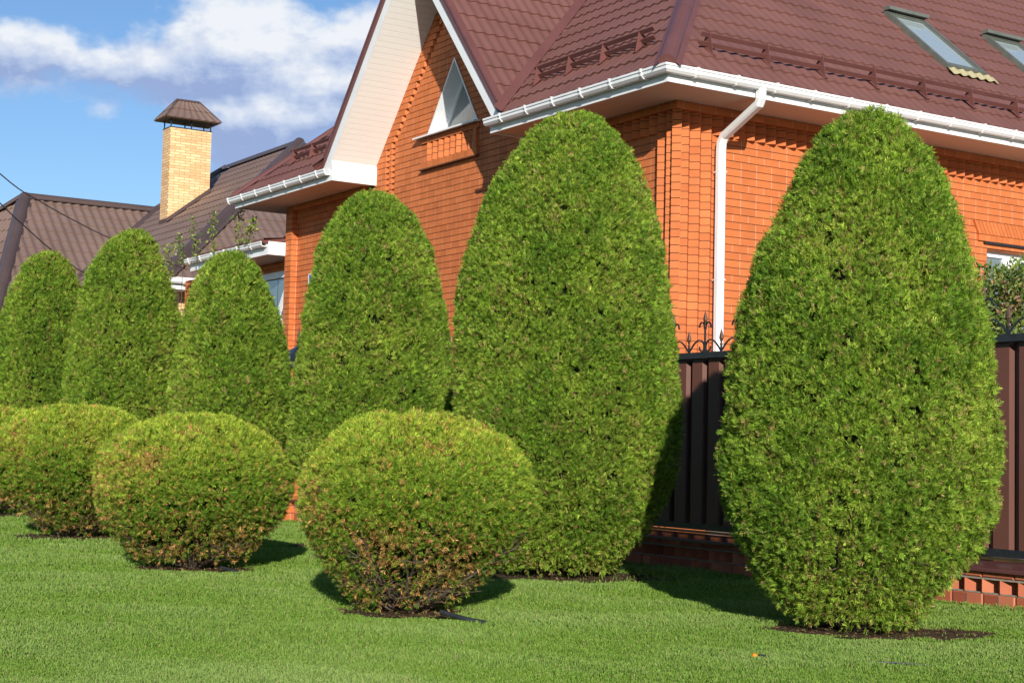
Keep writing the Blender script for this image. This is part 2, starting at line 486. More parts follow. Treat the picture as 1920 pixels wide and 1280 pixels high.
# gable roof: soffit, rake boards, trim
XF = -.80
mb = MB()
def rake(mb, off0, off1, x0, x1, m=0, cut=5.40):
    for s in (-1, 1):
        pts = []
        for y, o in ((YC, off0), (YC, off1)): pass
        yb0 = YC + s*(HB + (off0 - (cut - ZB))/GS); yb1 = YC + s*(HB + (off1 - (cut - ZB))/GS)
        top0, top1 = ZB + GS*HB + off0, ZB + GS*HB + off1
        poly = [(yb0, cut), (YC, top0), (YC, top1), (yb1, cut)]
        if s > 0: poly = poly[::-1]
        mb.prism([(x0, p, q) for p, q in poly], [(x1, p, q) for p, q in poly], m)
rake(mb, 0, .235, XF - .03, XF)
mb.build('rake_board', M['white'], house)
mb = MB(); rake(mb, .238, .34, XF - .05, XF - .004, cut=5.46); 
mb.build('rake_trim', M['roof_trim'], house)
mb = MB()
for s in (-1, 1):
    yb = YC + s*(HB + .12)
    za = zU(yb)
    ln = math.hypot(HB + .12, ZB + GS*HB - za)
    mb.face([(XF, yb, za), (.0, yb, za), (.0, YC, ZB+GS*HB), (XF, YC, ZB+GS*HB)], 0, [(0,0),(.8,0),(.8,ln),(0,ln)])
mb.build('gable_soffit', M['siding'], house)

# eave soffit, fascia, return boxes
mb = MB()
def slab(x0,x1,y0,y1,z0,z1,ax):
    mb.box(x0,x1,y0,y1,z0,z1)
    for i in range(len(mb.uv)-6, len(mb.uv)):
        mb.uv[i] = [((p[1] if ax == 1 else p[0]), 0) for p in [mb.v[k] for k in mb.f[i]]]
slab(XF, 0, XF, 2.98, ZS, ZS+.03, 1)
slab(XF, 0, 8.02, 11.90, ZS, ZS+.03, 1)
slab(0.001, 12.5, XF, .02, ZS, ZS+.03, 0)
slab(0.001, .6, 11.0, 11.9, ZS, ZS+.03, 0)
mb.build('eave_soffit', M['eave'], house)
mb = MB()
mb.extr([(0,-.012),(0,.17),(.018,.17),(.018,-.012)], (XF,0,ZS), nX, Y, lambda w: XF - w, 3.02)
mb.extr([(0,-.012),(0,.17),(.018,.17),(.018,-.012)], (0,XF,ZS), nY, X, lambda w: XF - w, 12.5)
mb.extr([(0,-.012),(0,.17),(.018,.17),(.018,-.012)], (XF,0,ZS), nX, Y, 7.96, lambda w: 11.90 + w)
mb.box(XF - .018, .01, 7.92, 7.958, ZS - .012, 5.56)
mb.box(XF - .018, .01, 3.022, 3.06, ZS - .012, 5.56)
mb.box(XF - .018, .6, 11.92, 11.94, ZS - .012, ZS + .15)
mb.build('fascia', M['white'], house)

GP = [(0,.02),(.02,0),(.09,0),(.118,.03),(.118,.065),(.132,.07),(.132,.095),(.112,.095),(.108,.04),(.085,.014),(.03,.014),(.012,.03),(.012,.095),(0,.095)]
def gutter(name, O, dw, du, u0, u1, step=.62, first=.35, parent=house):
    m = MB(); m.extr(GP, O, dw, du, u0, u1)
    g = m.build(name, M['white'], parent)
    b0 = MB(); b0.extr([(p*1.0, q) for p, q in [(0,-.012),(.095,-.012),(.13,.022),(.130,.06),(.143,.064),(.143,.104),(.10,.104),(.10,.098),(.134,.098),(.134,.072),(.122,.068),(.122,.028),(.09,-.003),(0,-.003)]], (0,0,0), dw, du, -.015, .015)
    br = b0.build('bracket', M['white'], g); 
    a = (u0(0) if callable(u0) else u0) + first; e = (u1(0) if callable(u1) else u1)
    k = 0; O = np.array(O, float); du = np.array(du, float)
    while a < e:
        o = br if k == 0 else br.copy()
        if k: C.objects.link(o)
        o.parent = g; o.location = Vector((O + du*a).tolist())
        a += step; k += 1
    return g
gz = ZS + .075
gutter('front_gutter', (XF-.02, 0, gz), nX, Y, lambda w: XF - .02 - w, 3.05)
gutter('side_gutter', (0, XF-.02, gz), nY, X, lambda w: XF - .02 - w, 12.5)
gutter('left_gutter', (XF-.02, 0, gz), nX, Y, 7.98, 12.0, first=.3)

# downspout
mb = MB()
path = [(.567,-.88,gz+.02),(.567,-.88,ZS-.03),(.569,-.85,ZS-.085),(.60,-.18,ZS-.37),(.602,-.125,ZS-.45),(.603,-.115,ZS-.55),(.605,-.115,.05)]
def sqtube(mb, path, w, h):
    ring = []
    for i, p in enumerate(path):
        p = Vector(p); d = (Vector(path[min(i+1,len(path)-1)]) - Vector(path[max(i-1,0)])).normalized()
        sx = Vector((1,0,0)); sx = (sx - d*sx.dot(d)).normalized(); sy = d.cross(sx)
        cc = [(-1,-.6),(-.6,-1),(.6,-1),(1,-.6),(1,.6),(.6,1),(-.6,1),(-1,.6)]
        ring.append([p + sx*a*w/2 + sy*b*h/2 for a, b in cc])
    for i in range(len(ring)-1):
        for k in range(8):
            j = (k+1) % 8
            mb.face([ring[i][k], ring[i][j], ring[i+1][j], ring[i+1][k]])
    mb.face(ring[0]); mb.face(ring[-1])
sqtube(mb, path, .115, .10)
ds = mb.build('downspout', M['white'], house, weld=True)
for zc in (4.45, 3.1, 1.8):
    c = MB(); c.box(.545, .665, -.167, -.063, zc - .006, zc + .006); c.box(.58,.63,-.063,0,zc-.006,zc+.006); c.build('collar', M['white'], ds)

# ---- metal tile roofs
def tile_slope(name, parent, mat, O, U, S, ulen, slen, clips, wave=.183, row=.40, hw=.020, hs=.021, nu=8, u00=0.0):
    O, U, S = Vector(O), Vector(U).normalized(), Vector(S).normalized(); Nn = U.cross(S)
    if Nn.z < 0: Nn = -Nn
    du = wave/nu; nU = int(ulen/du)+2
    us = np.arange(nU)*du + u00
    wv = hw*(0.5+0.5*np.cos(2*np.pi*us/wave))**1.15
    O_, U_, S_, N_ = (np.array(t) for t in (O, U, S, Nn))
    V = []; F = []; SM = []
    nr = int(slen/row)+1
    for r in range(nr):
        base = len(V)
        for (v, off) in ((r*row, hs), ((r+1)*row + .012, -.004), (r*row - .002, -.02), (r*row, hs)):
            P = O_ + U_*us[:,None] + S_*v + N_*(wv + off)[:,None]
            V.extend(P.tolist())
        for k in range(nU-1):
            a = base + k; b = base + nU + k
            F.append((a, a+1, b+1, b)); SM.append(True)
            c = base + 2*nU + k; d = base + 3*nU + k
            F.append((c, c+1, d+1, d)); SM.append(True)
    me = bpy.data.meshes.new(name); me.from_pydata(V, [], F)
    me.polygons.foreach_set('use_smooth', SM); me.materials.append(mat)
    bm = bmesh.new(); bm.from_mesh(me)
    for (pc, nc) in clips:      # removes the side the normal points to
        bmesh.ops.bisect_plane(bm, geom=bm.verts[:]+bm.edges[:]+bm.faces[:], plane_co=Vector(pc), plane_no=Vector(nc), clear_outer=True)
    bm.to_mesh(me); bm.free()
    o = bpy.data.objects.new(name, me); C.objects.link(o); o.parent = parent
    return o
TPm = .88
E0, EZ = -.90, 5.425
SA = (1,0,TPm); SB = (0,1,TPm)
ZG = .36   # gable roof surface above its soffit line
def gz_(y): return ZB + GS*(HB-abs(y-YC)) + ZG
# front (gable side) slope, right and left of the gable
gR = ((0, YC-HB, ZB+ZG), (0, GS, -1))      # outward normal below the gable's right slope plane: keep above it
tile_slope('front_roof_right', house, M['roof'], (E0,E0,EZ), Y, SA, 7.5, 9.2, [((E0,E0,0),(1,-1,0)), ((0,YC-HB,ZB+ZG),(0,GS,-1)), ((0,YC,0),(0,1,0)), ((0,0,10.9),(0,0,1))])
tile_slope('front_roof_left', house, M['roof'], (E0,7.9,EZ), Y, SA, 4.2, 9.2, [((E0,11.95,0),(1,1,0)), ((0,YC+HB,ZB+ZG),(0,-GS,-1)), ((0,0,10.9),(0,0,1))])
tile_slope('side_roof', house, M['roof'], (E0,E0,EZ), X, SB, 13.6, 9.4, [((E0,E0,0),(-1,1,0)), ((0,0,10.9),(0,0,1))])
tile_slope('rear_roof', house, M['roof'], (E0,11.95,EZ), X, (0,-1,TPm), 13.6, 9.4, [((E0,11.95,0),(-1,-1,0)), ((0,0,10.9),(0,0,1))], nu=4)
cl = ((E0,0,EZ+.0),(-1*-TPm,0,-1))
# gable slopes; cut where they run into the front slope
GL = math.hypot(1, GS)
tile_slope('gable_roof_right', house, M['roof'], (-.84, YC-HB-.18, gz_(YC-HB-.18)), X, (0,1,GS), 4.6, 4.4, [((0,YC,0),(0,1,0)), ((E0,0,EZ-.03),(TPm,0,-1))], u00=0)
tile_slope('gable_roof_left', house, M['roof'], (-.84, YC+HB+.18, gz_(YC+HB+.18)), X, (0,-1,GS), 4.6, 4.4, [((0,YC,0),(0,-1,0)), ((E0,0,EZ-.03),(TPm,0,-1))], u00=0)

# ridge / hip caps
def cap(name, p, q, r, mat, parent, n=7):
    m = MB(); p, q = Vector(p), Vector(q); d = (q-p).normalized(); side = d.cross(Vector((0,0,1))).normalized(); up = side.cross(d)
    ln = (q-p).length; steps = max(2, int(ln/1.9))
    ang = [math.radians(-8 + 196*k/n) for k in range(n+1)]
    for i in range(steps):
        a, b = p + d*(ln*i/steps), p + d*(ln*(i+1)/steps)
        ra, rb = r*1.012, r*.995
        A = [a + side*math.cos(t)*ra + up*math.sin(t)*ra*.9 for t in ang]; Bq = [b + side*math.cos(t)*rb + up*math.sin(t)*rb*.9 for t in ang]
        for k in range(n): m.face([A[k], A[k+1], Bq[k+1], Bq[k]], 0, None, True)
        # side flanges
        for s, e in ((A[0], Bq[0]), (A[-1], Bq[-1])):
            sg = 1 if s is A[0] else -1
            m.face([s, s + side*sg*.06 - up*.035, e + side*sg*.06 - up*.035, e])
        if i == 0: m.face(A)
    return m.build(name, mat, parent)
cap('hip_cap', (E0+.0, E0+.0, EZ+.02), (5.3, 5.3, EZ+6.2*TPm+.05), .105, M['roof_trim'], house)
cap('left_hip_cap', (E0+.05, 11.9, EZ+.04), (5.3, 5.65, EZ+6.2*TPm+.05), .09, M['roof_trim'], house)
cap('gable_ridge_cap', (-.86, YC, ZB+GS*HB+ZG+.0), (2.95, YC, ZB+GS*HB+ZG+.0), .09, M['roof_trim'], house)
# valley strips
def strip(name, p, q, wv, mat, parent, lift=.02):
    m = MB(); p, q = Vector(p), Vector(q); wv = Vector(wv)
    u = Vector((0,0,lift))
    m.prism([p-wv, p+wv, q+wv, q-wv], [p-wv+u, p+wv+u, q+wv+u, q-wv+u]); return m.build(name, mat, parent)
zv = ZB+GS*HB+ZG
xv = E0 + (zv-EZ)/TPm
yv0 = YC-HB + (EZ - ZB - ZG)/GS
mb = MB()
for s in (-1, 1):
    p = Vector((E0-.0, YC + s*(YC-yv0), EZ+.03)); q = Vector((xv, YC, zv+.03))
    nn_ = Vector((0, s*GS, 1)).normalized()*.030
    e1 = (q-p).normalized(); sd_ = nn_.cross(e1).normalized()
    if sd_.z < 0: sd_ = -sd_
    a1 = sd_*.13
    p0, q0 = p + nn_, q + nn_
    mb.face([p0 + a1, p0, q0, q0 + a1]); mb.face([p0, p - nn_*2, q - nn_*2, q0]); mb.face([p0 + a1, p0 + a1 - nn_, q0 + a1 - nn_, q0 + a1])
mb.build('valley_trim', M['roof_trim'], house)
# maroon side trim along the top of the rake
mb = MB()
for s in (-1, 1):
    p = (-.80, YC+s*(HB+.2), gz_(YC+s*(HB+.2))+.03); q = (-.80, YC, ZB+GS*HB+ZG+.03)
    mb.bar(p, q, .12, .035)
mb.build('rake_flashing', M['roof_trim'], house)

# snow guards
def snow_guard(name, parent, pts, up, along, ends):
    """pts: foot positions on the roof; up: slope unit; along: unit"""
    up = Vector(up).normalized(); al = Vector(along); nrm = al.cross(up); nrm = nrm if nrm.z > 0 else -nrm
    g = MB()
    for h, t in ((.075, .20), (.17, .255)):
        a = Vector(pts[0]) + al*ends[0] + nrm*h + up*t; b = Vector(pts[-1]) + al*ends[1] + nrm*h + up*t
        c = [up*.018 + nrm*.028, up*.018 - nrm*.028, -up*.004 - nrm*.028, -up*.004 + nrm*.028]
        g.prism([a+k for k in c], [b+k for k in c])
    o = g.build(name, M['roof_trim'], parent)
    for p in pts:
        p = Vector(p); m = MB()
        f = [p, p + up*.27 + nrm*.21, p + up*.31 + nrm*.19, p + up*.30 + nrm*.02]
        m.prism([k - al*.004 for k in f], [k + al*.004 for k in f])
        f2 = [p + up*.02 - al*.035, p + up*.32 - al*.035, p + up*.32 + al*.035, p + up*.02 + al*.035]
        m.prism([k + nrm*.028 for k in f2], [k + nrm*.034 for k in f2])
        m.build('bracket', M['roof_trim'], o)
    return o
zA = lambda x: EZ + (x - E0)*TPm
snow_guard('side_snow_guard', house, [(.05 + .93*k, -.60, zA(-.60)+.01) for k in range(10)], SB, X, (-.12, .4))
snow_guard('front_snow_guard', house, [(-.44, .33 + .76*k, zA(-.44)+.01) for k in range(4)], SA, Y, (-.28, .06))
snow_guard('left_snow_guard', house, [(-.40, 8.2 + .78*k, zA(-.40)+.01) for k in range(4)], SA, Y, (-.05, .08))

# skylights
def skylight(x0, x1, y0, y1, label):
    s = Vector(SB).normalized(); n = Vector((0,-TPm,1)).normalized(); u = Vector(X)
    P = lambda x, y, h: Vector((x, y, zA(y))) + n*h
    m = MB()
    def ringbox(xa, xb, ya, yb, t, h0, h1, mm):
        # frame of four bars
        for (a, b, c, d) in ((xa, xb, ya, ya+t), (xa, xb, yb-t, yb), (xa, xa+t, ya+t, yb-t), (xb-t, xb, ya+t, yb-t)):
            mm.prism([P(a,c,h0), P(b,c,h0), P(b,d,h0), P(a,d,h0)], [P(a,c,h1), P(b,c,h1), P(b,d,h1), P(a,d,h1)])
    ringbox(x0, x1, y0, y1, .055, 0.0, .085, m)
    o = m.build('skylight', M['grey'], house, label=label)
    m = MB(); ringbox(x0+.06, x1-.06, y0+.06, y1-.06, .04, .02, .07, m); m.build('sash', M['grey'], o)
    m = MB(); m.face([P(x0+.1,y0+.1,.05), P(x1-.1,y0+.1,.05), P(x1-.1,y1-.1,.05), P(x0+.1,y1-.1,.05)]); m.build('pane', M['sky_glass'], o)
    m = MB(); m.bar(P(x0-.02,y1-.02,.12), P(x1+.02,y1-.02,.12), .13, .05); m.build('hood', M['grey'], o)
    if label.startswith('left'):
        # wavy apron moulded over the tiles
        m = MB(); n_ = 56
        for k in range(n_):
            xa, xb = x0-.05 + (x1+.10-x0+.1)*k/n_, x0-.05 + (x1+.10-x0+.1)*(k+1)/n_
            h = lambda x: .032 + .026*(0.5+0.5*math.cos(2*math.pi*(x-E0)/.183))**1.4
            m.face([P(xa,y0-.12,h(xa)), P(xb,y0-.12,h(xb)), P(xb,y0-.0,h(xb)+.012), P(xa,y0-.0,h(xa)+.012)], 0, None, True)
        m.build('apron', M['tan'], o)
    return o
skylight(5.20, 6.02, .36, 1.60, 'left skylight, with a tan apron moulded below it')
skylight(7.42, 8.24, .36, 1.62, 'right skylight, cut by the photo edge')

# ground floor window on the right wall
w = MB()
for (a,b,c,d) in ((5.66,7.5,3.86,3.94),(5.66,7.5,2.35,2.45),(5.66,5.74,2.45,3.86),(7.42,7.5,2.45,3.86),(6.12,6.24,2.45,3.86),(6.82,6.94,2.45,3.86)):
    w.box(a,b,.10,.16,c,d)
for (a,b,c,d) in ((6.24,6.82,3.79,3.86),(6.24,6.82,2.45,2.52),(6.24,6.30,2.52,3.79),(6.76,6.82,2.52,3.79)):
    w.box(a,b,.085,.15,c,d)
wo = w.build('side_window', M['frame'], house, label='white framed ground floor window under the slanted brick lintel')
g = MB(); g.face([(5.70,.13,2.40),(7.46,.13,2.40),(7.46,.13,3.90),(5.70,.13,3.90)]); g.build('pane', M['pale_glass'], wo)
g = MB(); g.box(5.655,5.66,0,.2,2.35,3.94); g.box(7.5,7.505,0,.2,2.35,3.94); g.box(5.66,7.5,0.001,.2,3.94,3.945); g.box(5.60,7.56,-.05,.2,2.31,2.35); g.build('reveal', M['brick'], wo)
# lintel: splayed bricks standing on a header row, black steel strip below
mb = MB()
n = 26
for k in range(n):
    a = 5.45 + k*.078; t = .004
    off = .10
    pts = [(a+t, 4.15), (a+.078-t, 4.15), (a+.078-t-off, 4.335), (a+t-off, 4.335)]
    u = random.randint(0,900)*BL+.05
    mb.prism([(p,-.035,q) for p,q in pts], [(p,-.0,q) for p,q in pts])
    for i in range(len(mb.uv)-6, len(mb.uv)): mb.uv[i] = [(u, .03+CH*(k%7))]*len(mb.f[i])
for k in range(17):
    a = 5.45 + k*.125
    mb.box(a+.003, a+.122, -.034, 0, 4.055, 4.142)
    u = random.randint(0,900)*BL+.05
    for i in range(len(mb.uv)-6, len(mb.uv)): mb.uv[i] = [(u, .03+CH*(k%5))]*len(mb.f[i])
mb.build('lintel', BR, house)
mb = MB(); mb.box(5.58, 7.7, -.045, -.001, 4.02, 4.048); mb.build('lintel_strip', M['black'], house)

# small blue plate on the wall
mb = MB(); mb.box(-.02, -.001, 10.12, 10.38, 3.77, 3.97); pl = mb.build('blue_plate', M['blue'], house, label='small blue plate on the brick wall')
mb = MB()
for (a,b,c,d) in ((10.12,10.38,3.955,3.97),(10.12,10.38,3.77,3.785),(10.365,10.38,3.785,3.955),(10.12,10.135,3.785,3.955)): mb.box(-.024,-.0205,a,b,c,d)
mb.build('rim', M['white'], pl)

# ---- low wing at the left
XA = .20
mb = MB(); courses(mb, (XA,0,0), Y, nX, 0, 4.37, lambda z: [(11.18, 17)] if not 2.7 < z < 4.17 else [(12.9,17)]); mb.build('wing_wall', BR, house)
mb = MB(); mb.box(-.45, XA, 11.2, 15.0, 4.365, 4.385)
for i in range(len(mb.uv)): mb.uv[i] = [(mb.v[k][1], 0) for k in mb.f[i]]
mb.build('wing_soffit', M['eave'], house)
mb = MB(); mb.box(-.468, -.45, 11.2, 15.0, 4.36, 4.54); mb.box(-.468, XA, 11.165, 11.198, 4.36, 4.60); mb.build('wing_fascia', M['white'], house)
gutter('wing_gutter', (-.47,0,4.50), nX, Y, 11.22, 15.05, first=.5)
tile_slope('wing_roof', house, M['roof'], (-.56,11.16,4.61), Y, (1,0,.16), 3.9, 1.6, [], row=.4)
mb = MB(); mb.extr([(0,0),(0,.05),(-.9,.19),(-.9,.13)], (-.56,0,4.56), nX, Y, 11.17, 15.02); mb.build('wing_roof_edge', M['roof_trim'], house)
# wing window with a raked frame
w = MB()
w.box(XA-.03, XA+.06, 11.2, 12.9, 4.05, 4.17)
wo = w.build('wing_window', M['frame'], house, label='white framed wing window between two cut trees')
g = MB(); g.face([(XA+.03,11.2,2.7),(XA+.03,12.9,2.7),(XA+.03,12.9,4.05),(XA+.03,11.2,4.05)]); g.build('pane', M['glass'], wo)
f = MB(); f.bar((XA-.03,11.50,4.12),(XA-.03,12.04,3.36),.07,.06); f.build('slanted_bar', M['frame'], wo)
f = MB(); f.bar((XA-.03,12.02,3.28),(XA-.03,11.50,2.90),.07,.06); f.build('lower_bar', M['frame'], wo)

# =================================================================== NEIGHBOUR'S HOUSE
N1 = np.array([-4.80627719, 34.0, 7.56792798]); NK = 1.235; N1g = N1*NK; N1g[2] = .97 - .97*NK
nb = empty('neighbour_house', N1g, TH, 'house behind on the left with brown tiled roofs and a pale yellow brick chimney', 'house')
nb.scale = (NK, NK, NK)
# local frame: x along B_, y along A_
zr = float(N1[2]); TN = .785; EW = 4.75
ez = zr - EW*TN
tile_slope('main_roof_front', nb, M['nroof'], (-EW,-EW,ez), Y, (1,0,TN), 18, 6.1, [((0,0,0),(1,-1,0)), ((0,4.15,0),(1,1,0)), ((0,0,zr),(0,0,1))], nu=6, hw=.024)
tile_slope('main_roof_side', nb, M['nroof'], (-EW,-EW,ez), X, (0,1,TN), 9.5, 6.1, [((0,0,0),(-1,1,0)), ((0,0,0),(1,1,0)), ((0,0,zr),(0,0,1))], nu=6, hw=.024)
cap('hip_cap', (-EW-.05,-EW-.05,ez), (0,0,zr+.03), .12, M['nroof_trim'], nb)
cap('ridge_cap', (0,-.05,zr+.0), (0,4.2,zr+.0), .11, M['nroof_trim'], nb)
cap('far_hip_cap', (0,4.15,zr+.02), (-4.5,8.65,zr-4.5*TN), .11, M['nroof_trim'], nb)
# lower wing roof to the left
VX, VY, VZ = -1.2930, 5.2431, 6.5529
EX = VX - 3.2333
zr1 = VZ - .03
tile_slope('wing_roof_side', nb, M['nroof'], (EX-3, VY-4, zr1-4*TN), X, (0,1,TN), 6.4, 5.4,
           [((EX,VY,0),(-1,.4,0)), ((VX,VY,0),(1,-1,0)), ((0,0,zr1),(0,0,1))], nu=6, wave=.21, hw=.04)
# facet at the far left end
S = Vector((1,-.55,0)).normalized()
pE = Vector((EX,VY,zr1)); d1 = Vector((-.4,-1,-TN)); d2 = Vector((-1,1.3,-TN*1.05))
nf = d1.cross(d2).normalized()
eU = Vector((nf.y,-nf.x,0)).normalized(); eS = nf.cross(eU).normalized()
if eS.z < 0: eS = -eS
O_ = pE - eS*5.6 - eU*4.5
def plane_keep(p, a, inside):
    n_ = Vector(a).cross(Vector((0,0,1))).normalized()
    if n_.dot(Vector(inside) - Vector(p)) > 0: n_ = -n_
    return (p, n_)
ins = pE + d1 + d2
tile_slope('wing_roof_end', nb, M['nroof'], O_, eU, eS, 9, 5.8, [plane_keep(pE, d1, ins), plane_keep(pE, d2, ins)], nu=6, wave=.21, hw=.04)
cap('wing_ridge_cap', (EX-.02,VY,zr1), (VX,VY,zr1), .12, M['nroof_trim'], nb)
cap('wing_hip_cap', pE + d1*4, pE + Vector((0,0,.02)), .13, M['nroof_trim'], nb)
cap('wing_far_hip_cap', pE + d2*3, pE + Vector((0,0,.02)), .12, M['nroof_trim'], nb)
cap('valley_strip', (VX-4,VY-4,VZ-4*TN-.02), (VX,VY,VZ+.0), .12, M['nroof_trim'], nb)
mb = MB()
for (a,b,c,d) in ((-EW+.5,EW-.5,-EW+.5,-EW+.52),(-EW+.5,-EW+.52,-EW+.52,2.0),(EX-2,-EW+.5,1.98,2.0),(EX-2,EX-1.98,2.0,9)):
    mb.box(a,b,c,d,0,ez+.1)
mb.build('wall', M['yellow'], nb)
gutter('gutter', (-EW+.0,-EW-.02,ez-.10), nY, X, 0, 9.0, parent=nb)
mb = MB(); mb.box(-EW,EW,-EW-.02,-EW,ez-.2,ez+.02); mb.box(-EW,EW,-EW,-EW+.5,ez-.2,ez-.18); mb.build('fascia', M['white'], nb)
# chimney
cy, cx = 1.851, -2.310
ch = MB(); zt = 7.93
p = [(cx,cy),(cx+.975,cy),(cx+.975,cy+.456),(cx,cy+.456)]
for i in range(4):
    a, b = p[i], p[(i+1)%4]
    u = 0 if i % 2 == 0 else 3; ln = math.hypot(b[0]-a[0], b[1]-a[1])
    ch.face([(*a,4.6),(*b,4.6),(*b,zt),(*a,zt)], 0, [(u,4.6),(u+ln,4.6),(u+ln,zt),(u,zt)])
ch.face([(*q,zt) for q in p])
chim = ch.build('chimney', M['yellow'], nb)
mb = MB()
sl = lambda x: zr + x*TN + .03
for (xa,ya,xb,yb) in ((cx-.02,cy-.012,cx+.99,cy-.012),(cx-.012,cy+.47,cx-.012,cy-.02),(cx+.987,cy-.02,cx+.987,cy+.47)):
    mb.face([(xa,ya,sl(xa)-.05),(xb,yb,sl(xb)-.05),(xb,yb,sl(xb)+.10),(xa,ya,sl(xa)+.10)])
mb.face([(cx-.02,cy-.10,sl(cx)+.005),(cx+.99,cy-.10,sl(cx+.99)+.005),(cx+.99,cy-.012,sl(cx+.99)+.015),(cx-.02,cy-.012,sl(cx)+.015)])
mb.build('flashing', M['nroof_trim'], chim)
ov = .15; zc = zt + .20; ax0,ax1,ay0,ay1 = cx-ov,cx+.975+ov,cy-ov,cy+.456+ov; ymid = cy+.228
rx0, rx1, rz = cx+.22, cx+.75, zc+.46
hd = MB()
def tile_face(p0, p1, q1, q0, nn):
    p0,p1,q1,q0 = map(Vector,(p0,p1,q1,q0))
    for r in range(2):
        for k in range(nn*6):
            for_ = lambda t, s: (p0.lerp(p1,t)).lerp(q0.lerp(q1,t), s)
            nrm = (p1-p0).cross(q0-p0).normalized(); nrm = nrm if nrm.z > 0 else -nrm
            h = lambda t: .020*(0.5+.5*math.cos(2*math.pi*t*nn))
            t0, t1 = k/(nn*6), (k+1)/(nn*6); s0, s1 = r/2, (r+1)/2
            hd.face([for_(t0,s0)+nrm*(h(t0)+.02), for_(t1,s0)+nrm*(h(t1)+.02), for_(t1,s1)+nrm*h(t1), for_(t0,s1)+nrm*h(t0)], 0, None, True)
            hd.face([for_(t0,s0)+nrm*-.004, for_(t1,s0)+nrm*-.004, for_(t1,s0)+nrm*(h(t1)+.02), for_(t0,s0)+nrm*(h(t0)+.02)])
c0,c1,c2,c3 = (ax0,ay0,zc),(ax1,ay0,zc),(ax1,ay1,zc),(ax0,ay1,zc); r0,r1 = (rx0,ymid,rz),(rx1,ymid,rz)
tile_face(c0,c1,r1,r0,7); tile_face(c3,c2,r1,r0,7)
tile_face(c0,c3,r0,r0,4); tile_face(c1,c2,r1,r1,4)
hd.face([Vector(c)+Vector((0,0,-.004)) for c in (c0,c1,c2,c3)])
hood = hd.build('chimney_cowl', M['nroof'], chim)
mb = MB()
for a, b in ((c0,r0),(c3,r0),(c1,r1),(c2,r1),(r0,r1)):
    mb.tube([Vector(a)+Vector((0,0,.025)), Vector(b)+Vector((0,0,.03))], .028, 6)
mb.build('cowl_ridge', M['nroof_trim'], chim)
for (sx,sy) in ((cx+.02,cy+.02),(cx+.5,cy+.02),(cx+.955,cy+.02),(cx+.02,cy+.436),(cx+.5,cy+.436),(cx+.955,cy+.436)):
    mb = MB(); mb.box(sx-.012,sx+.012,sy-.012,sy+.012,zt,zc+.03); mb.build('cowl_post', M['black'], chim)
mb = MB(); mb.box(cx-.01,cx+.985,cy-.01,cy+.466,zt,zt+.018); mb.build('crown_strip', M['black'], chim)

# =================================================================== FENCE
XFn = -3.72
fence = empty('metal_fence', wor(XFn, 0, 0), TH, 'brown corrugated metal fence with black scrollwork on a low red brick base', 'fence')
Y0, Y1 = -11.0, 2.74
mb = MB()
def pl_course(z0, z1, y0, y1, dep=0):
    y = y0; k = 0
    while y < y1:
        a, b = y + .006, min(y + .26, y1) - .004
        u = random.randint(0,900)*.26 + .03
        r = .008
        mb.face([(dep,a+r,z0+r),(dep,b-r,z0+r),(dep,b-r,z1-r),(dep,a+r,z1-r)], 0, [(u,z0),(u+.2,z0),(u+.2,z0+.05),(u,z0+.05)])
        d2 = dep + .010
        for q in ([(dep,a+r,z0+r),(dep,a+r,z1-r),(d2,a,z1),(d2,a,z0)], [(dep,b-r,z0+r),(dep,b-r,z1-r),(d2,b,z1),(d2,b,z0)],
                  [(dep,a+r,z1-r),(dep,b-r,z1-r),(d2,b,z1),(d2,a,z1)], [(dep,a+r,z0+r),(dep,b-r,z0+r),(d2,b,z0),(d2,a,z0)]):
            mb.face(q, 0, [(u,z0+.02)]*4)
        y += .26; k += 1
zlo, zt1, zt2 = .093, .100, .185
for (ya, yb) in ((Y0, Y1), (3.2, 14.0)):
    pl_course(-.005, zlo, ya, yb)
    pl_course(.197, .243, ya, yb, -.012)
    mb.box(.064, .24, ya, yb, .05, .243, 1); mb.box(.0105, .24, ya, yb, 0, zlo-.002, 1); mb.box(.0, .24, ya, yb, .1965, .242, 1)
    mb.box(.002, .20, ya, yb, zlo - .001, zt1, 1); mb.box(-.006, .2, ya, yb, zt2, .196, 1)
    y = ya
    while y < yb - .1:
        u = random.randint(0,900)*.26 + .04
        tr = [(.062, y), (-.010, y+.0725), (.062, y+.145)]
        i0 = len(mb.uv); mb.prism([(p, q, zt1) for p, q in tr], [(p, q, zt2) for p, q in tr])
        for i in range(i0, len(mb.uv)): mb.uv[i] = [(u, .02)]*len(mb.f[i])
        y += .145
pb = mb.build('brick_base', [M['plinth'], M['plinth_mortar']], fence)
for (ya, yb) in ((Y0, Y1), (3.2, 14.0)):
    mb = MB(); mb.extr([(.045,.238),(.045,.256),(.040,.262),(-.10,.300),(-.26,.300),(-.26,.238)], (0,0,0), nX, Y, ya, yb)
    mb.build('base_cap', M['cap'], fence)
mb = MB(); mb.box(.10,.135,Y0,Y1,.305,.325); mb.build('reflection_strip', M['reflection'], fence)  # added strip; the bright reflection above the cap is put into its colour
